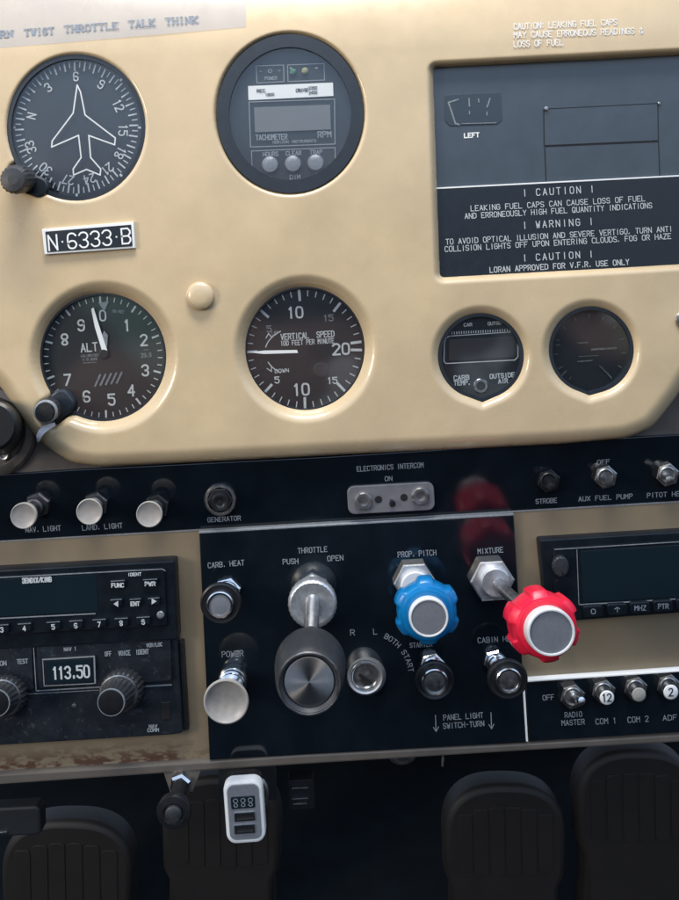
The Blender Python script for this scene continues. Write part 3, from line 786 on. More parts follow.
mb.build('lettering', M_engr, t, smooth=False, recalc=False)

# lower right radio switch strip
org = U(605, 706, 2)
t = thing('radio_switch_strip', 'black strip with radio master and COM switches under the right radio', 'switch panel', org)
mb = MB(org); mb.prism([(525.5, 682.4), (760, 666.6), (760, 727), (530, 741.6)], -3, 4.5, .8); mb.build('plate', M_strip, t)
mb = MB(org); mb.prism([(524.5, 680.8), (760, 665), (760, 666.4), (525.4, 682.2)], -3, 5.4, .2); mb.prism([(523.2, 690), (525.1, 690), (528.2, 741.6), (526.4, 741.7)], -3, 5.8, .2); mb.build('bright_edge', M_deca, t)
mb = MB(org)
for s_, a, b, hg in (('OFF', (543, 697.8), (554, 697), 5), ('RADIO', (565, 715), (582, 714), 5), ('MASTER', (562, 723), (584.5, 721.6), 5),
        ('COM 1', (596, 721.6), (616, 720.4), 5.4), ('COM 2', (628, 720), (648.5, 718.6), 5.4), ('ADF', (663, 718), (677, 717.2), 5)):
    mb.text(s_, a, b, hg, .72, H5)
mb.build('lettering', M_engr, t, smooth=False, recalc=False)

# ================================================================== CONTROLS
def axis(b, f, hb, hf):
    c0 = U(b[0], b[1], hb); c1 = U(f[0], f[1], hf)
    return lambda h: tuple(c0[i] + (c1[i] - c0[i]) * (h - hb) / (hf - hb) if i != 1 else h for i in range(3))
def part(name, m, org, prof, cen, par, **kw):
    sm = kw.pop('smooth', True)
    b = MB(org); b.lathe(prof, cen, **kw); return b.build(name, m, par, smooth=sm)

# ivory light pull switches on the strip
def light_knob(base, front, label, hf=34, nutm=M_darksteel):
    org = U(*base, 3); t = thing('pull_switch', label, 'knob', org, 'ivory pull switches on the black strip')
    c = axis(base, front, 3, hf)
    part('nut', nutm, org, [(13, -2), (13, 7), (11.5, 8.5), (9, 8.5)], c, t, seg=6, rot=.3, smooth=False)
    part('collar', nutm, org, [(9, 8), (9, 14), (7.5, 15)], c, t, seg=32)
    part('stem', nutm, org, [(5, 14), (5, hf - 6), (10, hf - 3)], c, t, seg=24)
    k = part('knob', M_ivory, org, [(8, hf - 8), (12.5, hf - 4), (13.2, hf - 1.5), (13, hf - .3), (12.6, hf), (12.1, hf), (11.8, hf - .6)], c, t, seg=48, cap=False)
    part('knob_dish', M_ivorydish, org, [(11.9, hf - .5), (10, hf - 1.3), (7, hf - 2.1), (3, hf - 2.6), (.5, hf - 2.7)], c, k, seg=40, capb=False)
light_knob((39, 504), (23, 516), 'ivory knob above the NAV LIGHT lettering, leftmost of the three')
light_knob((96, 504), (89, 512), 'ivory knob above the LAND LIGHT lettering, second of the three')
light_knob((157, 506), (149, 514.5), 'ivory knob with no lettering beneath, right of the LAND LIGHT knob', nutm=M_blackpl)

def toggle(base, label, tip=(4, 10), cap=None, nut=M_steel, r=12, group='toggle switches', batm=M_steel, name='toggle_switch', capr=8, capt=None, hb=3):
    org = U(*base, hb); t = thing(name, label, 'switch', org, group)
    c = lambda h: U(base[0], base[1], h)
    part('nut', nut, org, [(r, hb - 3), (r, hb + 4), (r - 1.6, hb + 5.5), (r - 4, hb + 5.5)], c, t, seg=6, rot=.25, smooth=False)
    part('bushing', nut, org, [(r - 3.4, hb + 5), (r - 3.4, hb + 9.5), (r - 4.6, hb + 10.5), (r - 6.5, hb + 9)], c, t, seg=28)
    p0 = U(base[0], base[1], hb + 7); p1 = U(base[0] + tip[0], base[1] + tip[1], hb + 24); d = [(p1[i] - p0[i]) for i in range(3)]
    mb = MB(org); mb.tube([p0, tuple(p0[i] + d[i] * .5 for i in range(3)), tuple(p0[i] + d[i] * .85 for i in range(3)), p1, tuple(p0[i] + d[i] * 1.04 for i in range(3))], [2.2, 3.0, 3.8, 3.6, 1.6], 16)
    lv = mb.build('lever', batm, t)
    if cap:
        cc = axis((base[0] + tip[0], base[1] + tip[1]), (base[0] + tip[0] * 1.05, base[1] + tip[1] * 1.05), hb + 22, hb + 27)
        q = part('cap', cap, org, [(capr * .8, hb + 20), (capr, hb + 22), (capr, hb + 26), (capr - 1, hb + 27), (capr * .3, hb + 27.4)], cc, lv, seg=32)
        if capt:
            mb = MB(org); mb.ctext(capt, (base[0] + tip[0] * 1.05, base[1] + tip[1] * 1.05), 7.5, 1.2, hb + 27.8, asp=.75); mb.build('cap_numeral', M_hole, t, smooth=False, recalc=False)
    return t
toggle((549, 481), 'dark toggle switch above the STROBE lettering', tip=(2, 6), nut=M_blackpl, batm=M_blackpl)
toggle((606, 477), 'steel toggle switch above the AUX FUEL PUMP lettering', tip=(3, 7), nut=M_steel, batm=M_rubber)
toggle((668, 475), 'steel toggle switch above the PITOT HEAT lettering', tip=(2, 5), nut=M_steel)
toggle((573, 697), 'steel toggle switch above the RADIO MASTER lettering', tip=(9, 4), nut=M_steel, r=13, batm=M_chrome, hb=5)
toggle((604, 692), 'toggle switch with white cap reading 12 above COM 1', tip=(3, 5.5), cap=M_deca, capt='12', r=12.5, capr=7.2, hb=5)
toggle((636, 689), 'toggle switch with blank ivory cap above COM 2', tip=(3, 5.5), cap=M_ivory, r=12.5, capr=7, hb=5)
toggle((669, 686.5), 'toggle switch with white cap reading 2 above ADF', tip=(2, 5.5), cap=M_deca, capt='2', r=12.5, capr=7.4, hb=5)
# generator switch
org = U(220, 500, 3); t = thing('generator_switch', 'dark round push switch above the GENERATOR lettering', 'switch', org)
c = lambda h: U(220, 500 , h)
part('ring', M_steel, org, [(16, -1), (16, 6), (14.5, 8), (12.6, 8), (12, 6)], c, t, seg=40, cap=False)
part('nut', M_blackpl, org, [(13, 3), (13, 10), (11, 12), (9, 12)], c, t, seg=6, smooth=False)
part('button', M_blackpl, org, [(9, 11), (9, 20), (8, 21.5), (5, 21.5), (3.5, 20.5)], axis((220, 500), (220, 503), 3, 22), t, seg=32)

# intercom jack plate
org = U(391, 498, 3); t = thing('intercom_plate', 'rounded pale grey intercom jack plate with two round jacks', 'jack plate', org)
mb = MB(org); mb.prism(rrect(391, 498.3, 87, 28, 7, 3.2), -2, 6, .8); mb.build('plate', M_pinkish, t)
for x, y, r in ((363.5, 501.5, 9), (420.5, 496.5, 9)):
    part('jack', M_steel, org, [(r, 5), (r, 9), (r - 1.5, 10.5), (r - 4, 10.5), (r - 4.5, 7)], (x, y), t, seg=32, cap=True)
for x, y, r in ((378.5, 499.3, 3.6), (404, 497.3, 3.6), (392.5, 503.6, 3.2)):
    part('jack_hole', M_hole, org, [(r, 5), (r, 6.6), (r - .6, 6.8)], (x, y), t, seg=24)
mb = MB(org); mb.prism(rrect(392, 504, 3, 7, 1.4), 5, 12, .6); mb.build('small_lever', M_blackpl, t)

# black push-pull knobs
def push_pull(base, front, hf, label, r=21, ri=11, basem=M_chrome, br=13, facem=M_steel, name='push_pull_knob', ribs=True):
    org = U(*base, 4); t = thing(name, label, 'knob', org, 'black push pull knobs')
    c = axis(base, front, 4, hf)
    part('nut', basem, org, [(br, 4), (br, 8), (br - 1.5, 9.5), (br - 4, 9.5)], c, t, seg=6, rot=.2, smooth=False)
    part('collar', basem, org, [(br - 2.6, 9), (br - 2.4, 12), (br - 4, 13), (br - 3.2, 14), (br - 3.2, 17), (br - 5, 18)], c, t, seg=32)
    part('stem', basem, org, [(br - 6, 16), (br - 6, hf - 9), (br - 3, hf - 7)], c, t, seg=24)
    part('knob', M_blackpl, org, [(r * .45, hf - 10), (r * .8, hf - 9), (r - .6, hf - 6.4), (r, hf - 4.6), (r - .5, hf - 3), (r - 2, hf - 2.2), (ri + 2.5, hf - 3.4), (ri + 1, hf - 3)], c, t, seg=48)
    k = part('centre_ring', basem, org, [(ri + 1.2, hf - 4), (ri + 1, hf), (ri, hf + .8), (ri - 1.8, hf + .5), (ri - 2.2, hf - .6)], c, t, seg=40, cap=False)
    part('centre_face', facem, org, [(ri - 1.9, hf - 3), (ri - 2, hf - .6), (ri - 5, hf - .2), (1, hf)], c, k, seg=32)
    return t
push_pull((228, 590), (220, 605), 38, 'black disc knob below the CARB HEAT lettering', r=21, ri=12.5, facem=M_greyface, br=14)
push_pull((432, 664), (435, 682.5), 40, 'black disc knob above the PANEL LIGHT lettering', r=20, ri=12.5, br=13)
push_pull((494, 660), (509, 681), 48, 'black disc knob on a chrome stem below CABIN HEAT', r=20.5, ri=12, br=12)

# power knob
org = U(232, 672, 4); t = thing('power_knob', 'large ivory disc knob on a chrome base below the POWER lettering', 'knob', org)
c = axis((233, 680), (226, 701.5), 4, 52)
part('nut', M_chrome, org, [(15.5, 4), (15.5, 9), (14.5, 11), (12, 12)], c, t, seg=36)
part('collar', M_chrome, org, [(14, 11), (14, 16), (12.6, 17), (13.4, 18.4), (13.4, 22), (11, 24)], c, t, seg=36)
part('stem', M_alu, org, [(8.5, 22), (8.5, 40), (13, 46)], c, t, seg=28)
k = part('knob', M_ivory, org, [(10, 41), (19, 47), (22, 49.5), (22.8, 51.6), (22.2, 53), (21, 53.3), (20.4, 52.8)], c, t, seg=56, cap=False)
part('knob_dish', M_ivorydish, org, [(20.5, 52.9), (19, 51.4), (14, 49), (7, 47.6), (.6, 47.2)], c, k, seg=56, capb=False)

# throttle
org = U(312, 597, 4); t = thing('throttle', 'large black cup throttle knob with spun aluminium face on a silver friction lock', 'throttle lever', org)
c = axis((313, 596), (308.8, 684), 4, 128)
c0 = axis((313, 577), (312.5, 600), 4, 28)
part('mounting_nut', M_alu, org, [(16.5, 4), (16, 10), (15, 12), (14, 13)], lambda h: U(313, 589, h), t, seg=6, rot=PI / 2, smooth=False)
part('friction_lock', M_alu, org, [(17, 10), (22, 18), (24, 23), (24.4, 29), (23.6, 31), (22, 32), (19, 31.6), (17, 31), (8, 31)], lambda h: U(312.5, 594 + (min(h, 31) - 10) * .52, h), t, seg=60, fl=lambda a, k: 1 + (0.012 * math.cos(30 * a) if 1 < k < 6 else 0))
cs = axis((312.5, 599), (309.5, 668), 28, 92)
part('shaft', M_steel, org, [(7.5, 26), (7.2, 92)], cs, t, seg=28)
part('shaft_sleeve', M_rubber, org, [(8, 62), (9.5, 66), (11, 84)], cs, t, seg=28)
ck = axis((310.5, 661), (309, 684), 86, 126)
k = part('knob', M_rubber, org, [(12, 78), (27, 81), (33.5, 85), (35.4, 90), (35.6, 97), (34, 118), (32.6, 124), (31, 126), (29, 126), (27, 124.4), (25.6, 120)], ck, t, seg=72, cap=False)
part('rim', M_steel, org, [(32, 125), (31.4, 126.6), (30, 126.6), (29.6, 125.6)], ck, k, seg=72, cap=False, capb=False)
part('spun_face', M_brush, org, [(26, 116), (25.8, 121), (24.8, 122.2), (23.6, 122.4), (.4, 122.6)], ck, k, seg=72)

# magneto switch
org = U(366, 677, 4); t = thing('magneto_switch', 'round silver key switch between the R and L letters and START', 'switch', org)
c = axis((367, 676), (365, 677), 4, 20)
part('ring', M_alu, org, [(19, 4), (19, 10), (18.4, 15), (17.2, 17.6), (15.6, 17), (14, 14)], c, t, seg=56, cap=False)
part('inner_ring', M_chrome, org, [(14.4, 8), (14.2, 15), (13.2, 16.2), (12.2, 15.2), (11.8, 13)], c, t, seg=48, cap=False)
k = part('barrel', M_steel, org, [(12.2, 8), (12.1, 13.4), (.5, 14)], c, t, seg=40)
mb = MB(org); mb.prism(rrect(365, 679, 3.4, 15, 1.2, 55), 12, 14.8, .2); mb.build('key_slot', M_hole, k)

# propeller control
org = U(414, 580, 4); t = thing('propeller_control', 'bright blue lobed knob with a silver cap below PROP PITCH', 'control knob', org)
part('nut', M_alu, org, [(21.5, 4), (21.5, 12), (19.8, 14), (15, 14)], (415, 583), t, seg=6, smooth=False)
c = axis((424, 601.5), (428.8, 617.5), 14, 66); csh = axis((416, 587), (426, 610), 18, 40)
part('collar', M_whmetal, org, [(15.5, 13), (15.3, 19), (14, 20.5), (8, 20)], lambda h: U(416, 587, h), t, seg=36)
part('shaft', M_steel, org, [(6.5, 18), (6.5, 40)], csh, t, seg=24)
def lobes(n, ph, amp):
    def f(a, k):
        w = math.cos(n * (a - ph)); w = math.copysign(abs(w) ** 0.16, w)
        return 1 + amp[k] * w
    return f
AB = [0, .03, .055, .06, .06, .055, .03, 0, 0, 0]
k = part('knob', M_blue, org, [(14, 26), (26, 29), (30, 32), (31.5, 36), (31.8, 46), (31, 50), (28.5, 53), (26.5, 53.8), (23, 55.5), (19, 57)], c, t, seg=120, fl=lobes(6, PI / 6, AB))
part('raised_ring', M_blue, org, [(27, 52.5), (26.8, 56), (25.6, 58), (22.5, 59), (20, 58.4)], c, k, seg=72)
part('cap', M_whmetal, org, [(19.4, 56), (19.9, 64), (19.8, 66.6), (19, 67.6), (17.8, 67.6), (17.3, 66.6)], c, t, seg=64, cap=False)
part('cap_face', M_greyface, org, [(17.5, 60), (17.4, 66.8), (.5, 67)], c, t, seg=64)

# mixture control
org = U(491, 581, 4); t = thing('mixture_control', 'bright red lobed knob with a silver cap pulled out below MIXTURE', 'control knob', org)
part('nut', M_alu, org, [(22.5, 4), (22.5, 13), (20.6, 15), (15, 15)], (492.5, 581), t, seg=6, smooth=False)
part('collar', M_alu, org, [(15.6, 14), (15, 22), (13.5, 23.4), (6, 22)], lambda h: U(496, 583, h), t, seg=40)
c = axis((521, 605), (551.5, 632.6), 20, 142); csh = axis((498, 584), (541, 624), 20, 100)
part('shaft', M_steel, org, [(6.4, 20), (6.0, 98)], csh, t, seg=28)
AR = [0, .02, .05, .065, .065, .065, .065, .035, 0, 0, 0]
k = part('knob', M_red, org, [(12, 84), (26, 86), (31.5, 89), (33.6, 94), (34.2, 104), (34.4, 114), (34.2, 119), (31.5, 123), (29.6, 124.6), (28, 126), (23, 128)], c, t, seg=120, fl=lobes(6, PI / 6 + .12, AR))
part('raised_ring', M_red, org, [(30.4, 123), (30, 127.4), (28.8, 129), (26, 129.6), (24, 129)], c, k, seg=72)
part('cap', M_whmetal, org, [(24, 126), (24.3, 138), (24.2, 141), (23.3, 142.4), (21.8, 142.4), (21.2, 141)], c, t, seg=72, cap=False)
part('cap_face', M_greyface, org, [(21.4, 134), (21.3, 141.2), (.5, 141.4)], c, t, seg=72)

# ================================================================== RADIOS
org = U(80, 600, 0)
t = thing('transponder', 'black push button radio with a blank display, top of the left stack', 'radio', org)
mb = MB(org); mb.prism(roundpoly([(-60, 573.5), (174.5, 560.5), (178, 640), (-60, 653)], 3, 3), -2, 13, 1.6); mb.build('body', M_radiotop, t)
mb = MB(org); mb.prism(roundpoly([(-60, 580), (164, 568), (167.5, 626), (-60, 639)], 4, 3), 12, 15.6, 1.2); mb.build('faceplate', M_radiotop, t)
mb = MB(org); mb.line([(-60, 580.6), (162, 569), (165, 570.6)], 1.1, 16); mb.line([(-60, 621.4), (95, 613.6)], 1.2, 16); mb.build('trim_line', M_edge, t, smooth=False, recalc=False)
mb = MB(org); mb.prism([(-60, 582.6), (96, 574.6), (98, 611.6), (-60, 619.4)], 15, 16, .2); mb.build('display', M_screen, t)
mb = MB(org); mb.text('BENDIX/KING', (22.5, 580.8), (51, 579.2), 4.6, 1.2, 16.5); mb.text('IDENT', (128, 574.6), (141, 574), 2.8, .8, 16.5); mb.build('lettering', M_white, t, smooth=False, recalc=False)
def rbutton(x, y, w, hgt, s_, wt=5, hg=4.4):
    mb = MB(org); mb.prism(rrect(x, y, w, hgt, 1.5), 15, 18.6, .9); b = mb.build('button', M_radiotop, t)
    mb = MB(org); mb.line([(x - w * .45, y - hgt * .42 + .4), (x + w * .45, y - hgt * .42 - .4)], .8, 19); mb.build('button_edge', M_dim, b, smooth=False, recalc=False)
    mb = MB(org)
    if s_ == 'tl': mb.prism([(x - 2.6, y + 1), (x + 2, y - 2), (x + 2, y + 4)], 18.4, 19.1)
    elif s_ == 'tr': mb.prism([(x + 2.8, y), (x - 2, y - 3), (x - 2, y + 3)], 18.4, 19.1)
    else: mb.text(s_, (x - wt / 2, y + 1.4), (x + wt / 2, y + 1.1), hg, 1.0, 19.1)
    mb.build('button_legend', M_white, b, smooth=False, recalc=False)
rbutton(117.5, 584, 15, 7.5, 'FUNC', 12, 3.8); rbutton(150, 582.6, 15, 7.5, 'PWR', 10, 3.8)
rbutton(116, 603, 12, 8, 'tl'); rbutton(135, 602.5, 12, 8, 'ENT', 8.5, 3.8); rbutton(153.5, 601.5, 12, 8, 'tr')
for x, s_ in ((1.5, '3'), (24, '4'), (53, '5'), (75.5, '6'), (99, '7'), (121, '8'), (143, '9')):
    rbutton(x, 628.6 - x * .055, 14, 8.5, s_, 2.6, 4.6)
part('photo_cell', M_greyface, org, [(4, 15), (3.8, 17.4), (2.8, 18.2), (1, 18.2)], (160.5, 615), t, seg=24)

org = U(90, 690, 0)
t = thing('navigation_radio', 'scuffed black navigation radio showing 113.50, bottom of the left stack', 'radio', org)
mb = MB(org); mb.prism(roundpoly([(-60, 650), (177, 636.6), (183, 733), (172, 735), (-60, 749)], 3, 3), -2, 9, 1.4); mb.build('body', M_radio, t)
mb = MB(org); mb.prism([(179.5, 642), (183, 642), (188, 730), (183.5, 731)], -2, 6, .6); mb.build('side_rail', M_blackpl, t)
for q in ([(-60, 651.5), (31.5, 646.5), (33.5, 689.5), (-60, 694.5)], [(36.5, 646.2), (170, 639), (172.5, 681), (38.5, 689.2)]):
    mb = MB(org); mb.prism(q, 8, 12, .8); mb.build('face_section', M_radio, t)
mb = MB(org)
mb.line([(36.5, 690.8), (100, 687)], 1.3, 9.6); mb.line([(140, 686.6), (171, 684.8)], 1.5, 9.6); mb.line([(18, 694.6), (100, 690)], .7, 9.5); mb.line([(-20, 697), (18, 694.6)], 1, 9.6)
mb.line([(33.4, 648), (36, 690)], .8, 12.6)
mb.build('groove_edge', M_edge, t, smooth=False, recalc=False)
mb = MB(org); mb.prism([(42, 658.5), (94.5, 655.5), (95.5, 683.5), (43.5, 687)], 11, 14.5, .5); b_ = mb.build('display_frame', M_blackpl, t)
mb = MB(org); mb.line([(42.5, 659.6), (94, 656.4), (95, 683)], 1.5, 14.9); mb.line([(42.6, 661), (44, 686), (94, 683.4)], .8, 14.9); mb.build('frame_edge', M_edge, b_, smooth=False, recalc=False)
mb = MB(org); mb.prism([(46, 661.4), (91.6, 658.8), (92.6, 681), (47.2, 683.6)], 14, 15, .2); mb.build('display', M_screen, b_)
mb = MB(org); mb.text('113.50', (53, 673.4), (89, 671.2), 11.5, 1.9, 15.5, adv=5.6); mb.build('digits', M_white, b_, smooth=False, recalc=False)
mb = MB(org)
mb.text('NAV 1', (64, 649.4), (76, 648.6), 3.2, .8, 12.5); mb.text('OFF', (105, 654), (111, 653.6), 4.2, .9, 12.5); mb.text('VOICE', (118.5, 653.4), (130, 652.6), 4.4, .9, 12.5)
mb.text('IDENT', (136, 652.2), (148.5, 651.4), 4.4, .95, 12.5); mb.text('VOR/LOC', (146.5, 645.3), (162, 644.3), 3.4, .8, 12.5)
mb.text('ON', (0, 663.4), (6, 663), 4.2, .9, 12.5); mb.text('TEST', (17, 661.6), (27.5, 661), 4.2, .9, 12.5)
mb.text('NAV', (149, 726.4), (157, 726), 3, .9, 9.6); mb.text('COMM', (147.5, 730.4), (158.5, 729.8), 3, .9, 9.6)
mb.build('lettering', M_engr, t, smooth=False, recalc=False)
mb = MB(org); mb.prism(rrect(165.5, 711, 9, 17, 1), 8, 9.8, .3); mb.build('latch_slot', M_hole, t)
part('set_screw', M_steel, org, [(2.6, 8), (2.4, 10.2), (1, 10.4)], (74, 706), t, seg=16)
def radio_knob(bx, by, fx, fy, hf):
    c = axis((bx, by), (fx, fy), 9, hf)
    k = part('tuning_knob', M_rubber, org, [(19, 9), (20.5, 12), (20.3, 24), (18.8, 26)], c, t, seg=144, fl=lambda a, k: 1 + (0.035 * math.copysign(abs(math.cos(24 * a)) ** .6, math.cos(24 * a)) if 0 < k < 3 else 0))
    part('knob_ring', M_steel, org, [(19.4, 24.5), (19.2, 26.6), (18, 27)], c, k, seg=64, cap=True)
    part('inner_knob', M_rubber, org, [(16.5, 26), (16.2, 30), (14.5, hf - 5), (13.6, hf - 1)], c, k, seg=120, fl=lambda a, k: 1 + (0.03 * math.cos(20 * a) if k < 3 else 0))
    part('inner_cap', M_blackpl, org, [(13.8, hf - 2), (13.4, hf), (12.6, hf + .3), (.5, hf)], c, k, seg=56)
    part('inner_ring', M_dim, org, [(14, hf - .6), (13.6, hf + .5), (12.8, hf + .5)], c, k, seg=56, cap=False, capb=False)
radio_knob(125, 687, 111, 702.5, 46)
radio_knob(8, 694, -4, 703, 42)

# right radio
org = U(620, 577, 0)
t = thing('communication_radio', 'black radio with wide blank screen, right of the red knob', 'radio', org)
mb = MB(org); mb.prism(roundpoly([(539.5, 540), (760, 527), (760, 607), (548, 623)], 3, 3), -2, 10, 1.4); mb.build('bezel', M_radiotop, t)
mb = MB(org); mb.prism([(553, 549), (760, 536), (760, 606), (556, 621)], 9, 13, 1.2); mb.build('faceplate', M_radiotop, t)
mb = MB(org); mb.line([(555, 549.4), (760, 536.8)], .9, 13.5); mb.line([(580, 604.6), (628, 602), (760, 593.6)], 1.3, 13.5); mb.line([(577, 549.8), (579, 604)], .7, 13.5); mb.build('trim_line', M_edge, t, smooth=False, recalc=False)
mb = MB(org); mb.prism([(581, 551.4), (760, 540), (760, 592), (583, 602.6)], 12.6, 13.8, .2); mb.build('display', M_screen, t)
part('small_knob', M_rubber, org, [(8, 12), (8.5, 14), (8.2, 21), (7, 22.5), (2, 22.8)], axis((560, 565), (561, 567), 12, 22), t, seg=60, ry=1.25, fl=lambda a, k: 1 + .03 * math.cos(18 * a) * (0 < k < 4))
part('indicator_lamp', M_hole, org, [(2, 12), (1.8, 13.8), (1, 14)], (557, 581), t, seg=16)
for x, s_, wt in ((593.5, 'O', 4), (617.5, '^', 5), (640.5, 'MHZ', 11), (663.5, 'PTR', 10), (687, 'OK', 8)):
    y = 611.6 - (x - 594) * .075
    mb = MB(org); mb.prism(rrect(x, y, 20, 12, 3), 12, 17, 1.2); b = mb.build('button', M_radiotop, t)
    mb = MB(org); mb.text(s_, (x - wt / 2, y), (x + wt / 2, y - .3), 4.6, .8, 17.4); mb.build('button_legend', M_engr, b, smooth=False, recalc=False)

# ================================================================== BELOW THE PANEL
org = U(180, 775, 0)
t = thing('parking_brake_knob', 'black pull knob hanging below the panel, left of the charger', 'knob', org)
mb = MB(org); mb.prism([(163, 772), (201, 770), (193, 792), (170, 793)], -6, 3, 1); mb.build('bracket', M_lip, t)
c = axis((181, 781), (173, 815), 3, 44)
part('nut', M_chrome, org, [(11, 3), (11, 8), (9, 10), (7, 10)], c, t, seg=6, smooth=False, rot=.3)
part('stem', M_blackpl, org, [(7.5, 9), (7.5, 34)], c, t, seg=24)
part('knob', M_blackpl, org, [(10, 32), (16.5, 36), (17.5, 39), (16.5, 42), (11, 43), (9, 42)], c, t, seg=48)
part('knob_centre', M_rubber, org, [(8.6, 40), (8.2, 44), (7, 45), (2, 45.4)], c, t, seg=32)

org = U(246, 795, 0)
t = thing('usb_charger', 'white rimmed car charger with small display and two sockets, below the panel', 'charger', org)
mb = MB(org); mb.prism([(218, 769), (276, 765), (276, 800), (219, 803)], -16, -9, 1); mb.build('mounting_plate', M_shelf, t)
c = axis((246, 791), (245, 808), -9, 30)
part('socket', M_steel, org, [(23, -10), (23, -3), (21, -1), (18, -1)], c, t, seg=48)
part('socket_collar', M_blackpl, org, [(18.5, -2), (18.5, 6), (16, 8)], c, t, seg=40)
mb = MB(org); mb.prism(rrect(244.5, 812, 34, 54, 9, 4), 6, 30, 3); mb.build('charger_body', M_blackpl, t)
mb = MB(org); mb.prism(rrect(244.2, 812.3, 39.5, 63, 10, 4, 8), 24, 33, 2.4); rim = mb.build('rim', M_whmetal, t)
mb = MB(org); mb.prism(rrect(244.2, 812.3, 32, 55, 7, 4, 8), 32, 34, .5); fc = mb.build('faceplate', M_greyface, t)
mb = MB(org); mb.prism(rrect(242.8, 802.6, 24, 12, 1.5, 4), 33.4, 34.8, .3); mb.build('display', M_screen, fc)
mb = MB(org)
for i in range(3): mb.ctext('8', (235.6 + i * 7.4, 803 - i * .5), 8, .9, 35.1, asp=.8)
mb.build('display_digits', M_dim, t, smooth=False, recalc=False)
for y in (817, 829.4):
    mb = MB(org); mb.band(rrect(244.6, y, 20.5, 8.5, .8, 4), rrect(244.6, y, 17, 5.2, .4, 4), 33.4, 35.2); b = mb.build('usb_socket', M_chrome, t)
    mb = MB(org); mb.prism(rrect(244.6, y, 17.4, 5.6, .4, 4), 33.5, 34.3); mb.prism(rrect(244.7, y - .9, 13, 1.6, .3, 4), 34.3, 34.9, mtop=0); mb.build('socket_tongue', M_hole, b)

org = U(301, 796, -20)
t = thing('vent_slots', 'two small bright metal slots in the dark below the panel', 'vent', org)
mb = MB(org); mb.prism(rrect(301, 795, 26, 30, 3), -40, -24, 1); mb.build('backplate', M_hole, t)
for y in (788.4, 799, 804.2):
    mb = MB(org); mb.prism(rrect(300, y, 17 - (y > 803) * 3, 1.5 if y != 799 else 1.1, .5), -26, -20, .2); mb.build('slot_edge', M_steel, t)
org = U(403, 757, 0)
t = thing('push_button', 'small grey round knob tucked under the centre of the panel lip', 'knob', org)
part('knob', M_steel, org, [(12, -14), (13, -10), (13, -4), (11, -2.4), (3, -2)], (402.5, 757), t, seg=40, ry=.6)
part('knob_centre', M_shelf, org, [(5, -3), (5, -.8), (3, -.4)], (402.5, 758.5), t, seg=24, ry=.6)
org = U(443, 757, -6)
mb = MB(org); mb.tube([U(443.6, 745, -8), U(443.2, 758, -8), U(442.6, 766, -8)], [1.5, 1.5, 1.2], 12)
solo(mb.build('hanging_pin', M_steel), 'thin steel pin hanging below the middle of the panel lip', 'pin', org)

org = U(30, 820, -70)
t = thing('side_ledge', 'dark ledge box at the lower left under the worn panel', 'ledge', org)
mb = MB(org); mb.prism(roundpoly([(-60, 811), (36, 806), (40, 809), (41, 833), (37, 836), (-60, 840)], 3, 3), -84, -70, 3); mb.build('ledge_box', M_shelf, t)
mb = MB(org); mb.prism(rrect(1, 833.6, 12, 2.6, 1, 6), -71, -68.4, .4); mb.build('metal_clip', M_chrome, t)

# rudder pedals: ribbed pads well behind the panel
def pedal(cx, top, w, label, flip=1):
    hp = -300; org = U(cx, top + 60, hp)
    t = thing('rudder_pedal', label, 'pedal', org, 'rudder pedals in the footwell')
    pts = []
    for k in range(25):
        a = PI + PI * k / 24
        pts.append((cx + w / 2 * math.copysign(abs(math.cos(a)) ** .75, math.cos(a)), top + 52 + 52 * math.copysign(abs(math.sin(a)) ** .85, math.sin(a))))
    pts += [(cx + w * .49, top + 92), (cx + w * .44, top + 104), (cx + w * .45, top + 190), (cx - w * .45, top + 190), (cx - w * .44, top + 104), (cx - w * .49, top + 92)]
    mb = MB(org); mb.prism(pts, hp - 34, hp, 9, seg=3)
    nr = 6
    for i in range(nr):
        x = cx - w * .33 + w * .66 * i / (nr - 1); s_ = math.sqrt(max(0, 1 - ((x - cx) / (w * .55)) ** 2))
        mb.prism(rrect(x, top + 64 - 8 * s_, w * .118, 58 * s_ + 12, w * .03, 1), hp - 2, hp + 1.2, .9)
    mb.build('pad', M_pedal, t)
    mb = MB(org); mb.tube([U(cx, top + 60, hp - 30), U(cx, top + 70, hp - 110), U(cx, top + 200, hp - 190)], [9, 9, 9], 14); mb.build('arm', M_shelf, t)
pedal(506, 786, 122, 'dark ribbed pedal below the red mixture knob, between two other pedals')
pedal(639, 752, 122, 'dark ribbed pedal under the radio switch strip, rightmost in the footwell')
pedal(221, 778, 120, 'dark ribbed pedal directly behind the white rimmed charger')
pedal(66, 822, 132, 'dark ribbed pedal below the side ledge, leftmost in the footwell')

# control wheel shaft collar at the left border
org = U(-6, 430, 6)
t = thing('control_wheel_shaft', 'black control wheel shaft in a taupe collar at the left border', 'control shaft', org)
part('collar', M_taupe, org, [(46, -2), (46, 5), (43, 8), (36, 9), (33, 6)], (-10, 432), t, seg=64)
part('shaft', M_blackpl, org, [(28, 4), (27, 30), (25, 60), (22, 62)], axis((-4, 428), (-8, 426), 4, 60), t, seg=48)
part('screw', M_steel, org, [(6, 5), (6, 9), (4.6, 10.6), (3.2, 10.2), (3, 9)], (3, 455), t, seg=24)
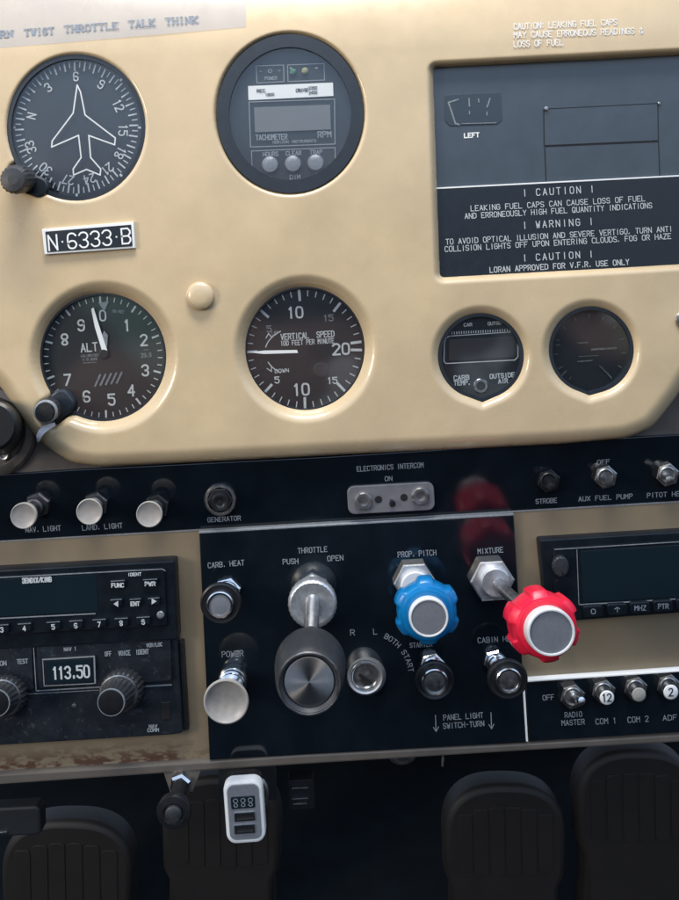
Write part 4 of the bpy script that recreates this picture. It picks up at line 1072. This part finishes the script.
# white strap curling off the altimeter knob
org = U(42, 436, HP)
mb = MB(org)
path = [(55, 424, 20), (50, 426, 24), (45, 428.5, 27), (41, 432, 29), (38.5, 437, 28), (38, 442, 25)]
wv = [1.6, 2.6, 3.2, 3.2, 2.6, 1.2]
vs = []
for i, (x, y, h) in enumerate(path):
    a = path[max(0, i - 1)]; b = path[min(len(path) - 1, i + 1)]
    d = Vector((b[0] - a[0], b[1] - a[1])).normalized(); n = Vector((-d.y, d.x)) * wv[i]
    vs.append([mb.V(U(x + n.x * s1, y + n.y * s1, h + dh)) for s1, dh in ((1, 0), (-1, 0), (-1, -1.2), (1, -1.2))])
for a, b in zip(vs, vs[1:]):
    for i in range(4): mb.F((a[i], a[(i + 1) % 4], b[(i + 1) % 4], b[i]))
mb.F(vs[0][::-1]); mb.F(vs[-1])
solo(mb.build('cable_tie', M_paper, angle=60), 'short white curled strap end below the altimeter setting knob', 'strap', org)
# screw at right border
org = U(683, 321, HP); t = thing('panel_screw', 'steel screw head on the cream panel at the right border', 'screw', org)
part('head', M_steel, org, [(8.5, 20), (8.5, 23.5), (7, 25.4), (3, 26)], (684, 320), t, seg=32)

# ================================================================== LIGHT, CAMERA
w = bpy.data.worlds.new('World'); scene.world = w; w.use_nodes = True
nt = w.node_tree; N = nt.nodes; L = nt.links
bg = N['Background']
tc = N.new('ShaderNodeTexCoord'); sep = N.new('ShaderNodeSeparateXYZ'); L.new(tc.outputs['Generated'], sep.inputs[0])
ramp = N.new('ShaderNodeValToRGB'); cr = ramp.color_ramp
mr = N.new('ShaderNodeMapRange'); mr.inputs[1].default_value = -1; mr.inputs[2].default_value = 1
L.new(sep.outputs['Z'], mr.inputs[0]); L.new(mr.outputs[0], ramp.inputs[0])
cr.elements[0].position = 0.0; cr.elements[0].color = (0.02, 0.025, 0.03, 1)
cr.elements[1].position = 1.0; cr.elements[1].color = (1.2, 1.65, 2.5, 1)
for p, c_ in ((0.40, (0.02, 0.025, 0.035)), (0.50, (0.05, 0.065, 0.09)), (0.56, (0.20, 0.26, 0.36)), (0.62, (0.9, 1.2, 1.7)), (0.74, (1.35, 1.8, 2.5)), (0.84, (1.0, 1.3, 1.8))):
    e = cr.elements.new(p); e.color = (*c_, 1)
# coloured noise patches of light added around eye level for reflections in the glass
def wnoise(sc, lo, hi, off):
    mp = N.new('ShaderNodeMapping'); mp.inputs['Location'].default_value = (off, off * .7, 0); L.new(tc.outputs['Generated'], mp.inputs[0])
    n = N.new('ShaderNodeTexNoise'); n.inputs['Scale'].default_value = sc; n.inputs['Detail'].default_value = 2; L.new(mp.outputs[0], n.inputs['Vector'])
    q = N.new('ShaderNodeMapRange'); q.inputs[1].default_value = lo; q.inputs[2].default_value = hi; L.new(n.outputs['Fac'], q.inputs[0]); return q.outputs[0]
band = N.new('ShaderNodeValToRGB'); bb = band.color_ramp
bb.elements[0].position = 0.38; bb.elements[0].color = (0, 0, 0, 1); bb.elements[1].position = 0.62; bb.elements[1].color = (0, 0, 0, 1)
e = bb.elements.new(0.47); e.color = (1, 1, 1, 1); e = bb.elements.new(0.55); e.color = (1, 1, 1, 1)
L.new(mr.outputs[0], band.inputs[0])
acc = ramp.outputs[0]
for sc, lo, hi, off, colr in ((5.0, .52, .60, 1.3, (0.50, 0.30, 0.24)), (6.5, .55, .63, 7.7, (0.20, 0.42, 0.36)), (9.0, .56, .62, 3.1, (0.8, 0.9, 1.0))):
    mq = N.new('ShaderNodeMath'); mq.operation = 'MULTIPLY'; L.new(wnoise(sc, lo, hi, off), mq.inputs[0]); L.new(band.outputs[0], mq.inputs[1])
    ad = N.new('ShaderNodeMixRGB'); ad.blend_type = 'ADD'; ad.inputs[2].default_value = (*colr, 1)
    L.new(mq.outputs[0], ad.inputs[0]); L.new(acc, ad.inputs[1]); acc = ad.outputs[0]
L.new(acc, bg.inputs[0]); bg.inputs[1].default_value = 0.7

def area(name, loc, target, sx, sy, power, col):
    l = bpy.data.lights.new(name, 'AREA'); l.shape = 'RECTANGLE'; l.size = sx; l.size_y = sy; l.energy = power; l.color = col
    o = bpy.data.objects.new(name, l); COL.objects.link(o); o.location = loc
    o.rotation_euler = (Vector(target) - Vector(loc)).to_track_quat('-Z', 'Y').to_euler(); return o
area('windscreen_light', (-0.05, -0.30, 0.80), (0.0, 0.0, -0.02), 0.5, 0.16, 9.5, (1.0, 0.96, 0.88))
area('cabin_fill_light', (-1.15, -0.80, 0.22), (0.0, 0.0, -0.03), 0.35, 0.35, 9.0, (1.0, 0.87, 0.70))  # unseen warm fill, added to brighten the lower part of the cover

cam = bpy.data.cameras.new('Camera'); co = bpy.data.objects.new('Camera', cam); COL.objects.link(co)
cam.sensor_fit = 'VERTICAL'; cam.sensor_height = 24; cam.lens = 24 * D / 900
cam.shift_x = (339.5 - VU) / 900; cam.shift_y = -(450 - VV) / 900
cam.clip_start = 0.01; cam.clip_end = 50
co.matrix_world = Matrix(((CA, SA, 0, 0), (0, 0, -1, -D * S), (-SA, CA, 0, 0), (0, 0, 0, 1)))
scene.camera = co
scene.render.resolution_x = 773; scene.render.resolution_y = 1024
scene.view_settings.view_transform = 'Standard'; scene.view_settings.look = 'None'
scene.view_settings.exposure = 0.0; scene.view_settings.gamma = 1.0
